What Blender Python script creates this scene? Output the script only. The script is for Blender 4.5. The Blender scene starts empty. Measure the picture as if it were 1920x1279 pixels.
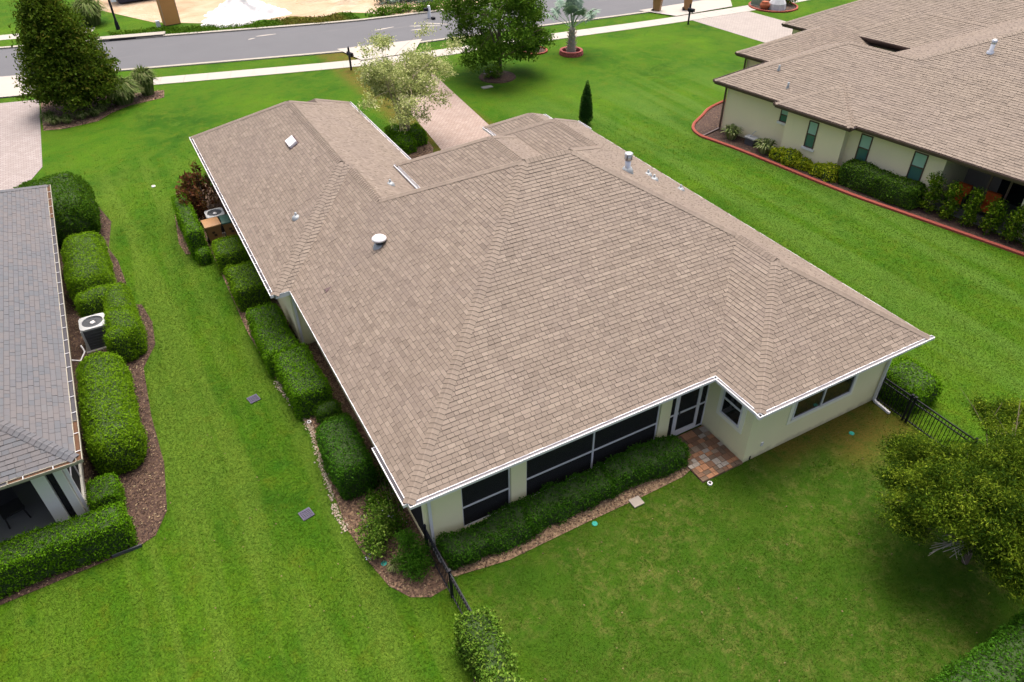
import bpy, math, random
import numpy as np
from mathutils import Matrix, Vector
random.seed(7); rng = np.random.default_rng(11)
sc = bpy.context.scene
C = sc.collection

# ------------------------------------------------------------------ camera
CAM = Vector((-3.0989, -10.8731, 16.2847))
def set_camera(yaw=0.49752, pitch=0.66815, roll=-0.010075, f_px=1366.79):
    f = Vector((math.sin(yaw)*math.cos(pitch), math.cos(yaw)*math.cos(pitch), -math.sin(pitch)))
    r = Vector((math.cos(yaw), -math.sin(yaw), 0)); u = r.cross(f)
    c, s = math.cos(roll), math.sin(roll)
    r, u = c*r + s*u, -s*r + c*u
    cd = bpy.data.cameras.new('camera'); cam = bpy.data.objects.new('camera', cd); C.objects.link(cam)
    m = Matrix((r, u, -f)).transposed().to_4x4(); m.translation = CAM
    cam.matrix_world = m
    cd.sensor_width = 36; cd.lens = f_px/1920*36; cd.clip_end = 2000; cd.clip_start = .1
    sc.camera = cam
set_camera()

# ------------------------------------------------------------------ light
SUN_EL, SUN_AZ = 74, 40          # degrees; azimuth measured from +Y towards +X
w = bpy.data.worlds.new('World'); sc.world = w; w.use_nodes = True
wn = w.node_tree; bg = wn.nodes['Background']; sky = wn.nodes.new('ShaderNodeTexSky')
sky.sky_type = 'NISHITA'; sky.sun_disc = False
sky.sun_elevation = math.radians(SUN_EL); sky.sun_rotation = math.radians(SUN_AZ)
sky.air_density = 0.55; sky.dust_density = 9.0; sky.ozone_density = 0.0; sky.altitude = 0
wn.links.new(sky.outputs[0], bg.inputs[0]); bg.inputs[1].default_value = 0.15
sd = bpy.data.lights.new('sun', 'SUN'); sd.energy = 1.0; sd.angle = math.radians(40); sd.color = (1, .965, .91)
sun = bpy.data.objects.new('sun', sd); C.objects.link(sun)
e, a = math.radians(SUN_EL), math.radians(SUN_AZ)
sun.rotation_euler = (Vector((math.sin(a)*math.cos(e), math.cos(a)*math.cos(e), math.sin(e)))).to_track_quat('Z', 'Y').to_euler()
sun.location = (20, 30, 60)
vs = sc.view_settings; vs.view_transform = 'Standard'; vs.look = 'None'; vs.gamma = 1; vs.use_curve_mapping = False
vs.exposure = 1.2
sc.render.engine = 'CYCLES'
sc.cycles.max_bounces = 6; sc.cycles.diffuse_bounces = 3; sc.cycles.transparent_max_bounces = 8
sc.cycles.caustics_reflective = False; sc.cycles.caustics_refractive = False

# ------------------------------------------------------------------ material helpers
def srgb(r, g, b):
    f = lambda c: (c/12.92 if c <= .04045 else ((c+.055)/1.055)**2.4)
    return (f(r/255), f(g/255), f(b/255), 1)
class NT:
    def __init__(s, name):
        s.m = bpy.data.materials.new(name); s.m.use_nodes = True; s.t = s.m.node_tree
        s.b = s.t.nodes['Principled BSDF']; s.out = s.t.nodes['Material Output']
    def n(s, kind, **kw):
        x = s.t.nodes.new('ShaderNode'+kind)
        for k, v in kw.items():
            if isinstance(k, str) and hasattr(x, k): setattr(x, k, v)
        return x
    def l(s, a, b): s.t.links.new(a, b)
    def set(s, **kw):
        for k, v in kw.items(): s.b.inputs[k.replace('_', ' ')].default_value = v
        return s
    def pos(s):
        if not hasattr(s, '_p'): s._p = s.n('NewGeometry').outputs['Position']
        return s._p
    def noise(s, scale, detail=4, rough=.6, vec=None, dist=0):
        x = s.n('TexNoise'); x.inputs['Scale'].default_value = scale; x.inputs['Detail'].default_value = detail
        x.inputs['Roughness'].default_value = rough; x.inputs['Distortion'].default_value = dist
        s.l(vec if vec else s.pos(), x.inputs['Vector']); return x.outputs['Fac']
    def ramp(s, fac, stops, interp='LINEAR'):
        x = s.n('ValToRGB'); cr = x.color_ramp; cr.interpolation = interp
        while len(cr.elements) < len(stops): cr.elements.new(.5)
        for el, (p, c) in zip(cr.elements, stops): el.position = p; el.color = c if len(c) == 4 else (*c, 1)
        s.l(fac, x.inputs['Fac']); return x.outputs['Color']
    def mix(s, fac, a, b, mode='MIX'):
        x = s.n('Mix'); x.data_type = 'RGBA'; x.blend_type = mode
        for sock, v in ((x.inputs[0], fac), (x.inputs[6], a), (x.inputs[7], b)):
            if hasattr(v, 'is_output'): s.l(v, sock)
            else: sock.default_value = v
        return x.outputs[2]
    def math(s, op, a, b=0., clamp=False):
        x = s.n('Math'); x.operation = op; x.use_clamp = clamp
        for sock, v in ((x.inputs[0], a), (x.inputs[1], b)):
            if hasattr(v, 'is_output'): s.l(v, sock)
            else: sock.default_value = v
        return x.outputs[0]
    def mrange(s, v, a, b, c=0., d=1., smooth=True):
        x = s.n('MapRange'); x.interpolation_type = 'SMOOTHSTEP' if smooth else 'LINEAR'
        s.l(v, x.inputs[0])
        for i, k in enumerate((a, b, c, d)): x.inputs[i+1].default_value = k
        return x.outputs[0]
    def attr(s, name):
        x = s.n('Attribute'); x.attribute_name = name; return x.outputs['Fac']
    def bump(s, h, strength=.3, dist=.02):
        x = s.n('Bump'); x.inputs['Strength'].default_value = strength; x.inputs['Distance'].default_value = dist
        s.l(h, x.inputs['Height']); s.l(x.outputs[0], s.b.inputs['Normal'])
    def col(s, c):
        if hasattr(c, 'is_output'): s.l(c, s.b.inputs['Base Color'])
        else: s.b.inputs['Base Color'].default_value = c
        return s

def plain(name, c, rough=.6, var=.12, scale=6, bump=0, metal=0, spec=.4):
    k = NT(name); k.set(Roughness=rough, Metallic=metal); k.b.inputs['Specular IOR Level'].default_value = spec
    f = k.noise(scale, 5); g2 = k.noise(scale*.13, 3)
    lo = tuple(x*(1-var) for x in c[:3])+(1,); hi = tuple(min(1, x*(1+var)) for x in c[:3])+(1,)
    a = k.mix(f, lo, hi)
    k.col(k.mix(k.math('MULTIPLY', g2, .5), a, lo))
    if bump: k.bump(k.noise(scale*8, 3), bump, .01)
    return k.m

def shingle_mat(name, stops, interp='LINEAR', stain=(.21, .165, .135, 1)):
    k = NT(name); k.set(Roughness=.72); k.b.inputs['Specular IOR Level'].default_value = .5
    base = k.ramp(k.attr('tone'), stops, interp)
    gran = k.noise(55, 3, .7); big = k.noise(.5, 4, .6); st = k.noise(2.6, 3)
    c = k.mix(k.mrange(gran, .3, .7, 0, .24), base, (.055, .042, .034, 1))
    c = k.mix(k.mrange(big, .40, .72, 0, .26), c, (.125, .098, .086, 1))
    mp = k.n('Mapping'); mp.inputs['Scale'].default_value = (.9, .9, .25); k.l(k.pos(), mp.inputs[0]); c = k.mix(k.mrange(k.noise(.9, 5, .65, mp.outputs[0], .8), .55, .78, 0, .22), c, (.10, .082, .076, 1))
    c = k.mix(k.mrange(st, .55, .8, 0, .14), c, stain)
    k.col(c); k.bump(gran, .25, .004); return k.m

def leaf_mat(name, cols, trans=.36, rough=.55):
    k = NT(name); k.set(Roughness=rough); k.b.inputs['Specular IOR Level'].default_value = .03
    n = len(cols); c = k.ramp(k.attr('tone'), [(i/(n-1), x) for i, x in enumerate(cols)])
    c = k.mix(k.mrange(k.noise(1.1, 3), .3, .75, 0, .22), c, tuple(x*.62 for x in cols[0][:3])+(1,))
    k.col(c)
    tr = k.n('BsdfTranslucent'); k.l(k.mix(.35, c, (.10, .17, .008, 1)), tr.inputs[0])
    mx = k.n('MixShader'); mx.inputs[0].default_value = trans
    k.l(k.b.outputs[0], mx.inputs[1]); k.l(tr.outputs[0], mx.inputs[2]); k.l(mx.outputs[0], k.out.inputs['Surface'])
    return k.m

MT = {}
MT['roof_brown'] = shingle_mat('roof_brown', [(0, (0.0467, 0.0357, 0.0266)), (.12, (0.1056, 0.0819, 0.0617)), (.35, (0.1367, 0.1075, 0.0823)), (.65, (0.1575, 0.1252, 0.0972)), (1, (0.1955, 0.1588, 0.1250))])
MT['roof_tan'] = shingle_mat('roof_tan', [(0, (0.0546, 0.0418, 0.0305)), (.12, (0.0947, 0.0725, 0.0536)), (.5, (0.1355, 0.1060, 0.0797)), (1, (0.1751, 0.1404, 0.1081))])
MT['roof_slate'] = shingle_mat('roof_slate', [(0, (0.0266, 0.0275, 0.0312)), (.06, (0.0689, 0.0755, 0.0892)), (.22, (0.0785, 0.0839, 0.0958)), (.40, (0.0653, 0.0755, 0.0898)), (.56, (0.0815, 0.0820, 0.0898)), (.74, (0.0720, 0.0784, 0.0928)), (.9, (0.0845, 0.0886, 0.0982))], 'CONSTANT', (0.0819, 0.0867, 0.0964, 1))
MT['underlay'] = plain('underlay', (.075, .058, .048, 1), .95)
MT['underlay_slate'] = plain('underlay_slate', (.06, .06, .065, 1), .95)
def stucco(name, c):
    k = NT(name); k.set(Roughness=.92); k.b.inputs['Specular IOR Level'].default_value = .2
    sx = k.n('SeparateXYZ'); k.l(k.pos(), sx.inputs[0]); lo = tuple(x*.84 for x in c[:3])+(1,)
    a = k.mix(k.noise(1.3, 5), c, tuple(x*.93 for x in c[:3])+(1,)); a = k.mix(k.mrange(k.noise(38, 3), .4, .75, 0, .25), a, lo)
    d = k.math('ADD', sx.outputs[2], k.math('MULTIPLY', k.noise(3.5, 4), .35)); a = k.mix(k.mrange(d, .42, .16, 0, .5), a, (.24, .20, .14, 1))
    mp = k.n('Mapping'); mp.inputs['Scale'].default_value = (3.5, 3.5, .22); k.l(k.pos(), mp.inputs[0]); a = k.mix(k.mrange(k.noise(1.6, 4, .6, mp.outputs[0]), .58, .75, 0, .22), a, lo)
    k.col(a); k.bump(k.noise(60, 3), .3, .008); return k.m
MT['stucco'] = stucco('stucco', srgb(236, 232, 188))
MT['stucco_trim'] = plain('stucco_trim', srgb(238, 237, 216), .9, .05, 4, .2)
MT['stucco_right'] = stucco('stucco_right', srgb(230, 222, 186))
MT['stucco_left'] = stucco('stucco_left', srgb(215, 217, 206))
MT['white'] = plain('white_aluminium', (0.6708, 0.6708, 0.6880, 1), .35, .05, 3)
MT['brown_alu'] = plain('brown_aluminium', (.075, .048, .040, 1), .4, .1, 3)
MT['tan_alu'] = plain('tan_aluminium', (.27, .255, .205, 1), .4, .1, 3)
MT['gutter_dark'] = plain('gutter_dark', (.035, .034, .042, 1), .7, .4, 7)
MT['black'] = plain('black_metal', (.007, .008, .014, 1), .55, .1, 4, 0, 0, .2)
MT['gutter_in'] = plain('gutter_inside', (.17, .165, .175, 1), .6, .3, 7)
MT['litter'] = plain('leaf_litter', (.085, .042, .020, 1), .95, .6, 25, .4)
MT['galv'] = plain('galvanised', (.55, .57, .59, 1), .32, .1, 8, 0, .6)
MT['lead'] = plain('vent_lead', (0.2700, 0.3000, 0.3180, 1), .5, .15, 8, 0, .3)
MT['brown_vent'] = plain('brown_vent', (.06, .03, .032, 1), .5)
MT['concrete'] = plain('concrete', (0.3040, 0.2880, 0.2600, 1), .9, .1, 1.2, .1)
MT['kerb'] = plain('kerb_concrete', (0.2720, 0.2560, 0.2200, 1), .9, .18, 2.0, .1)
MT['brickred'] = plain('red_curbing', srgb(136.0000, 66.3000, 52.7000), .85, .16, 5, .2)
MT['redblock'] = plain('red_block', srgb(150, 80, 76), .9, .25, 7, .3)
MT['bin'] = plain('bin_tan', srgb(140, 105, 66), .55, .06, 5)
MT['bin_dark'] = plain('bin_print', srgb(60, 42, 28), .6)
MT['bin_green'] = plain('bin_green', (.02, .075, .055, 1), .4)
MT['acgrey'] = plain('ac_grey', (0.3360, 0.3520, 0.3600, 1), .45, .06, 4)
MT['acdark'] = plain('ac_dark', (.05, .056, .065, 1), .5)
MT['bark'] = plain('bark', (.13, .10, .075, 1), .9, .4, 14, .4)
MT['bark_pale'] = plain('bark_pale', (.36, .29, .22, 1), .8, .35, 9, .3)
MT['bark_grey'] = plain('bark_grey', (.27, .25, .22, 1), .85, .35, 9, .3)
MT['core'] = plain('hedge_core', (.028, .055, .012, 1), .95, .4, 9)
MT['floor_in'] = plain('lanai_floor', (.16, .165, .16, 1), .6, .1, 2)
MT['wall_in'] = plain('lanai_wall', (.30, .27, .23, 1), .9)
MT['furn'] = plain('dark_furniture', (.02, .02, .02, 1), .6)
MT['orange'] = plain('orange_cushion', (.55, .10, .015, 1), .8)
MT['sandwhite'] = plain('white_rock', (0.5400, 0.5400, 0.5490, 1), .95, .1, 5, .5)
MT['navy'] = plain('dumpster_navy', (.012, .017, .045, 1), .5)
MT['board'] = plain('tan_board', srgb(176, 128, 74), .8, .1, 2)
MT['paper'] = plain('paper', (.75, .77, .80, 1), .8)
MT['boulder'] = plain('boulder', (.50, .52, .55, 1), .9, .3, 4, .5)
MT['terracotta'] = plain('terracotta', (.33, .09, .04, 1), .8)
MT['utilgreen'] = plain('utility_green', (.16, .22, .16, 1), .6)
MT['teal'] = plain('valve_teal', (.01, .26, .20, 1), .5)
MT['drain'] = plain('drain_grate', (.05, .045, .085, 1), .6, .3, 20)
MT['stone_grey'] = plain('stone_grey', (.28, .25, .215, 1), .9, .2, 8, .2)

def glass_mat(name, c, rough=.06):
    k = NT(name); k.set(Roughness=rough); k.col(c); k.b.inputs['Specular IOR Level'].default_value = .6; return k.m
MT['glass_dark'] = glass_mat('window_glass', (.010, .014, .014, 1))
MT['glass_green'] = glass_mat('green_glass', (.05, .14, .115, 1), .12)
MT['pane_reflect'] = plain('painted_pane_reflection', (.30, .50, .42, 1), .3)  # pale tint painted in for the reflection on the upper panes
k = NT('insect_screen'); k.set(Roughness=.8); k.col((.008, .009, .010, 1))
tr = k.n('BsdfTransparent'); mx = k.n('MixShader'); mx.inputs[0].default_value = .84
k.l(tr.outputs[0], mx.inputs[1]); k.l(k.b.outputs[0], mx.inputs[2]); k.l(mx.outputs[0], k.out.inputs['Surface']); MT['screen'] = k.m

# lawn: one colour field in world coordinates shared by the soil sheet and the blades
def lawn_mat(name, blade):
    k = NT(name); k.set(Roughness=.9); k.b.inputs['Specular IOR Level'].default_value = .06
    sx = k.n('SeparateXYZ'); k.l(k.pos(), sx.inputs[0]); X, Y = sx.outputs[0], sx.outputs[1]
    flat = k.n('CombineXYZ'); k.l(X, flat.inputs[0]); k.l(Y, flat.inputs[1]); P = flat.outputs[0]
    big = k.noise(.16, 5, .62, P, .6); mid = k.noise(.55, 6, .68, P, .8); mid2 = k.noise(1.7, 5, .7, P, .5); fine = k.noise(13, 4, .75, P); vf = k.noise(44, 2, .7, P)
    c = k.ramp(big, [(.32, (.0165, .0610, .0030)), (.5, (.0365, .1000, .0035)), (.66, (.0700, .1440, .0050))])
    c = k.mix(k.mrange(mid, .42, .64, 0, .8), c, (0.0588, 0.1143, 0.0063, 1))
    c = k.mix(k.mrange(mid2, .50, .72, 0, .75), c, (0.0743, 0.1023, 0.0056, 1))
    c = k.mix(k.mrange(mid2, .48, .28, 0, .7), c, (0.0190, 0.0763, 0.0042, 1))
    c = k.mix(k.mrange(k.noise(.33, 6, .7, P, 1.2), .54, .70, 0, .65), c, (0.0674, 0.1213, 0.0101, 1))
    c = k.mix(k.mrange(k.noise(.23, 5, .7, P, .7), .42, .26, 0, .55), c, (0.0346, 0.0624, 0.0034, 1))
    # mower stripes along the side yard
    def streak(rot, sx_, sy_, seed):
        mp = k.n('Mapping'); mp.inputs['Rotation'].default_value = (0, 0, rot); mp.inputs['Scale'].default_value = (sx_, sy_, 1); mp.inputs['Location'].default_value = (seed, 0, 0)
        k.l(P, mp.inputs[0]); return k.noise(1.0, 4, .55, mp.outputs[0], .5)
    wv = k.mrange(streak(.06, 1.15, .075, 3.1), .40, .62)
    side = k.math('MULTIPLY', k.mrange(X, .2, -.6), k.mrange(Y, 33, 26))
    c = k.mix(k.math('MULTIPLY', k.math('MULTIPLY', wv, side), .60), c, (.0980, .1520, .0190, 1))
    wv2 = k.mrange(streak(-.17, .75, .06, 7.7), .40, .62)
    east = k.math('MULTIPLY', k.mrange(X, 16.5, 18), k.mrange(Y, 32, 22))
    c = k.mix(k.math('MULTIPLY', k.math('MULTIPLY', wv2, east), .60), c, (.0820, .1500, .0240, 1))
    # worn back yard
    back = k.math('MULTIPLY', k.math('MULTIPLY', k.mrange(X, .3, 1.6), k.mrange(X, 15.4, 14.6)), k.mrange(Y, -.2, -1.6))
    dry = k.math('MULTIPLY', k.mrange(k.noise(2.9, 7, .8, P, .4), .42, .66), k.mrange(k.noise(.42, 5, .7, P, .8), .40, .60, .15, 1))
    c = k.mix(k.math('MULTIPLY', back, .75), c, (.0230, .0560, .0035, 1))
    c = k.mix(k.math('MULTIPLY', k.math('MULTIPLY', dry, back), .80), c, (.1120, .1060, .0300, 1))
    c = k.mix(k.math('MULTIPLY', k.math('MULTIPLY', k.mrange(k.noise(.5, 5, .7, P, .9), .50, .32), back), .6), c, (0.0224, 0.0606, 0.0033, 1))
    # the soil strip below the bedroom wall
    strip = k.math('MULTIPLY', k.mrange(Y, -2.3, -1.4), k.mrange(X, 10.0, 11.2))
    strip2 = k.math('MULTIPLY', k.mrange(Y, -3.8, -2.2), k.mrange(X, 11.9, 13.4))
    soil = k.math('MULTIPLY', k.math('MAXIMUM', strip, strip2), k.mrange(X, 16, 15.2))
    soil = k.math('MULTIPLY', soil, k.mrange(k.noise(1.7, 5, .65, P), .26, .52))
    c = k.mix(k.math('MULTIPLY', soil, .95), c, (0.1080, 0.0763, 0.0168, 1))
    # scattered thin spots everywhere
    thin = k.mrange(k.noise(.42, 6, .7, P, .4), .60, .74)
    c = k.mix(k.math('MULTIPLY', thin, .5), c, (0.0950, 0.1109, 0.0141, 1))
    c = k.mix(k.mrange(fine, .34, .66, 0, .5), c, (0.0156, 0.0503, 0.0028, 1))
    c = k.mix(k.mrange(vf, .35, .75, 0, .28), c, (0.1123, 0.1906, 0.0105, 1) if blade else (0.0259, 0.0650, 0.0036, 1))
    k.col(c)
    if blade:
        tr = k.n('BsdfTranslucent'); k.l(c, tr.inputs[0]); mx = k.n('MixShader'); mx.inputs[0].default_value = .35
        k.l(k.b.outputs[0], mx.inputs[1]); k.l(tr.outputs[0], mx.inputs[2]); k.l(mx.outputs[0], k.out.inputs['Surface'])
    else:
        k.bump(k.math('ADD', fine, vf), .6, .03)
    return k.m
MT['ground'] = lawn_mat('lawn_ground', False); MT['blade'] = lawn_mat('grass_blade', True)

def mulch(name, a, b, c3):
    k = NT(name); k.set(Roughness=.95); v = k.n('TexVoronoi'); v.inputs['Scale'].default_value = 17; k.l(k.pos(), v.inputs['Vector'])
    c = k.ramp(v.outputs['Color'], [(.1, a), (.55, b), (.95, c3)]); c = k.mix(k.mrange(k.noise(1.2, 5), .4, .7, 0, .6), c, b if len(b) == 4 else (*b, 1))
    k.col(c); k.bump(k.noise(24, 3), .8, .03); return k.m
MT['mulch_red'] = mulch('mulch_red', (0.0179, 0.0078, 0.0057), (0.0433, 0.0221, 0.0145), (0.1020, 0.0648, 0.0410))
MT['mulch_brown'] = mulch('mulch_brown', (0.0467, 0.0272, 0.0187), (0.1062, 0.0638, 0.0408), (0.2550, 0.1700, 0.0978))
MT['mulch_tan'] = mulch('mulch_tan', (0.0765, 0.0467, 0.0298), (0.1700, 0.1105, 0.0638), (0.3060, 0.2210, 0.1360))
MT['chip'] = (lambda k: (k.set(Roughness=.95), k.col(k.ramp(k.attr('tone'), [(0, (0.0323, 0.0161, 0.0116)), (.5, (0.0888, 0.0518, 0.0321)), (.85, (0.1615, 0.1116, 0.0625)), (1, (0.2746, 0.2231, 0.1339))])), k.m)[2])(NT('bark_chip'))
MT['pebble'] = (lambda k: (k.set(Roughness=.8), k.col(k.ramp(k.attr('tone'), [(0, (0.1591, 0.1163, 0.0734)), (.5, (0.2815, 0.2326, 0.1652)), (1, (0.3794, 0.3427, 0.2815))])), k.m)[2])(NT('pebble'))
MT['patio'] = (lambda k: (k.set(Roughness=.9), k.col(k.mix(k.mrange(k.noise(20, 4), .3, .7, 0, .35), k.ramp(k.attr('tone'), [(0, (0.1900, 0.0997, 0.0570)), (.25, (0.1425, 0.0950, 0.0617)), (.45, (0.2565, 0.1900, 0.1330)), (.62, (0.3420, 0.3040, 0.2565)), (.8, (0.3610, 0.1757, 0.0902)), (1, (0.4940, 0.4465, 0.3800))], 'CONSTANT'), (0.0950, 0.0665, 0.0427, 1))), k.m)[2])(NT('patio_paver'))

def asphalt():
    k = NT('asphalt'); k.set(Roughness=.85)
    c = k.mix(k.noise(.35, 5), (0.0564, 0.0599, 0.0691, 1), (0.0778, 0.0818, 0.0910, 1))
    c = k.mix(k.mrange(k.noise(60, 2), .4, .8, 0, .3), c, (0.1728, 0.1728, 0.1786, 1))
    mp = k.n('Mapping'); mp.inputs['Rotation'].default_value = (0.0000, 0.0000, 0.1200); mp.inputs['Scale'].default_value = (0.0960, 1.1200, 0.8000); k.l(k.pos(), mp.inputs[0])
    c = k.mix(k.mrange(k.noise(1.2, 5, .6, mp.outputs[0]), .58, .78, 0, .5), c, (0.1498, 0.1440, 0.1354, 1))
    k.col(c); return k.m
MT['asphalt'] = asphalt()
def paver(name, a, b, m, rot=0.0, sc=1.0):
    k = NT(name); k.set(Roughness=.9); mp = k.n('Mapping'); mp.inputs['Rotation'].default_value = (0, 0, rot); k.l(k.pos(), mp.inputs[0])
    br = k.n('TexBrick'); k.l(mp.outputs[0], br.inputs['Vector']); br.inputs['Scale'].default_value = sc
    br.inputs['Brick Width'].default_value = .24; br.inputs['Row Height'].default_value = .16; br.inputs['Mortar Size'].default_value = .012
    br.inputs['Color1'].default_value = a; br.inputs['Color2'].default_value = b; br.inputs['Mortar'].default_value = m
    c = k.mix(k.mrange(k.noise(.7, 5), .3, .8, 0, .4), br.outputs['Color'], tuple(x*.72 for x in a[:3])+(1,))
    k.col(c); k.bump(br.outputs['Fac'], -.3, .01); return k.m
MT['drive'] = paver('driveway_paver', (0.2400, 0.1800, 0.1520, 1), (0.2880, 0.2320, 0.2040, 1), (0.1280, 0.0960, 0.0800, 1))
MT['drive_left'] = paver('driveway_paver_left', (0.2200, 0.1880, 0.1776, 1), (0.2640, 0.2360, 0.2280, 1), (0.1360, 0.1160, 0.1080, 1))
MT['drive_right'] = paver('driveway_paver_right', (0.2400, 0.2160, 0.2000, 1), (0.2720, 0.2480, 0.2280, 1), (0.1600, 0.1440, 0.1280, 1), .17)
def sand():
    k = NT('bare_sand'); k.set(Roughness=.95)
    c = k.ramp(k.noise(.28, 6, .65, None, .8), [(.3, (0.2720, 0.1640, 0.0920)), (.5, (0.3360, 0.2480, 0.1600)), (.7, (0.3760, 0.3200, 0.2480))])
    c = k.mix(k.mrange(k.noise(1.6, 5), .6, .75, 0, .6), c, (0.1760, 0.1040, 0.0600, 1)); k.col(c); k.bump(k.noise(2, 5), .6, .15); return k.m
MT['sand'] = sand()

# leaf palettes
MT['lf_hedge'] = leaf_mat('leaf_hedge', [(0.0462, 0.1336, 0.0037), (0.0749, 0.1920, 0.0052), (0.1104, 0.2504, 0.0079), (0.1568, 0.3089, 0.0144)])
MT['lf_light'] = leaf_mat('leaf_light_hedge', [(0.0700, 0.1639, 0.0049), (0.1104, 0.2286, 0.0071), (0.1509, 0.2846, 0.0097), (0.2061, 0.3450, 0.0190)])
MT['lf_dark'] = leaf_mat('leaf_dark', [(0.0193, 0.0604, 0.0039), (0.0356, 0.0991, 0.0059), (0.0578, 0.1337, 0.0079), (0.0966, 0.1810, 0.0131)])
MT['lf_blue'] = leaf_mat('leaf_bluegreen', [(0.0224, 0.0852, 0.0062), (0.0405, 0.1298, 0.0086), (0.0615, 0.1704, 0.0117), (0.0909, 0.2190, 0.0186)])
MT['lf_jas'] = leaf_mat('leaf_jasmine', [(0.0408, 0.1014, 0.0101), (0.0741, 0.1560, 0.0156), (0.1334, 0.2262, 0.0273), (0.2223, 0.3120, 0.0585)], .2, .3)
MT['lf_magnolia'] = leaf_mat('leaf_magnolia', [(0.0312, 0.0593, 0.0062), (0.0503, 0.0948, 0.0080), (0.0815, 0.1297, 0.0116), (0.1408, 0.1297, 0.0200)])
MT['lf_oak'] = leaf_mat('leaf_oak', [(0.0328, 0.0860, 0.0088), (0.0614, 0.1433, 0.0123), (0.0983, 0.1925, 0.0186), (0.1474, 0.2457, 0.0295)])
MT['lf_crape'] = leaf_mat('leaf_crape', [(0.2350, 0.2904, 0.0980), (0.3525, 0.4148, 0.1416), (0.5127, 0.5496, 0.2395), (0.7477, 0.7052, 0.4355)], .35)
MT['lf_wax'] = leaf_mat('leaf_wax_myrtle', [(0.0140, 0.0374, 0.0039), (0.0390, 0.0819, 0.0055), (0.0975, 0.1599, 0.0094), (0.2184, 0.2964, 0.0234)], .3)
MT['lf_palm'] = leaf_mat('leaf_palm', [(0.1105, 0.1785, 0.1445), (0.1700, 0.2550, 0.2040), (0.2380, 0.3230, 0.2635), (0.3400, 0.4080, 0.3400)], .15)
MT['lf_cypress'] = leaf_mat('leaf_cypress', [(0.0094, 0.0374, 0.0078), (0.0203, 0.0702, 0.0133), (0.0374, 0.1030, 0.0187)])
MT['lf_ti'] = leaf_mat('leaf_ti', [(0.0390, 0.0109, 0.0094), (0.0897, 0.0250, 0.0156), (0.1560, 0.0585, 0.0273), (0.2574, 0.1326, 0.0702)])
MT['lf_yellow'] = leaf_mat('leaf_yellow', [(0.1600, 0.2400, 0.0120), (0.2880, 0.3840, 0.0176), (0.4640, 0.5120, 0.0280), (0.6000, 0.5920, 0.0800)])
MT['lf_podo'] = leaf_mat('leaf_column', [(0.0300, 0.0772, 0.0048), (0.0729, 0.1544, 0.0084), (0.1716, 0.2746, 0.0150), (0.3432, 0.4290, 0.0420)])
MT['lf_grass'] = leaf_mat('leaf_ornamental_grass', [(0.0546, 0.0936, 0.0195), (0.1014, 0.1560, 0.0390), (0.1716, 0.2184, 0.0780), (0.2652, 0.2808, 0.1326)])
MT['lf_yucca'] = leaf_mat('leaf_yucca', [(0.0936, 0.1482, 0.0390), (0.1716, 0.2340, 0.0702), (0.2808, 0.3276, 0.1404), (0.3900, 0.4212, 0.2184)])
MT['flower_blue'] = leaf_mat('flower_pale_blue', [(.42, .42, .58), (.60, .60, .74)], .2)

# ------------------------------------------------------------------ object helpers
def tag(o, label=None, cat=None, group=None, kind=None):
    if label: o['label'] = label
    if cat: o['category'] = cat
    if group: o['group'] = group
    if kind: o['kind'] = kind
    return o
def empty(name, loc=(0, 0, 0), rz=0, label=None, cat=None, group=None):
    o = bpy.data.objects.new(name, None); C.objects.link(o); o.location = loc; o.rotation_euler[2] = rz
    o.empty_display_size = .2
    return tag(o, label, cat, group)
def link(name, me, mat=None, parent=None, loc=None):
    if mat is not None and not me.materials: me.materials.append(MT[mat] if isinstance(mat, str) else mat)
    o = bpy.data.objects.new(name, me); C.objects.link(o)
    if parent: o.parent = parent
    if loc is not None: o.location = loc
    return o
def copy_tree(o, parent=None):
    c = o.copy(); C.objects.link(c)
    if parent: c.parent = parent
    for ch in o.children: copy_tree(ch, c)
    return c

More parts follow.
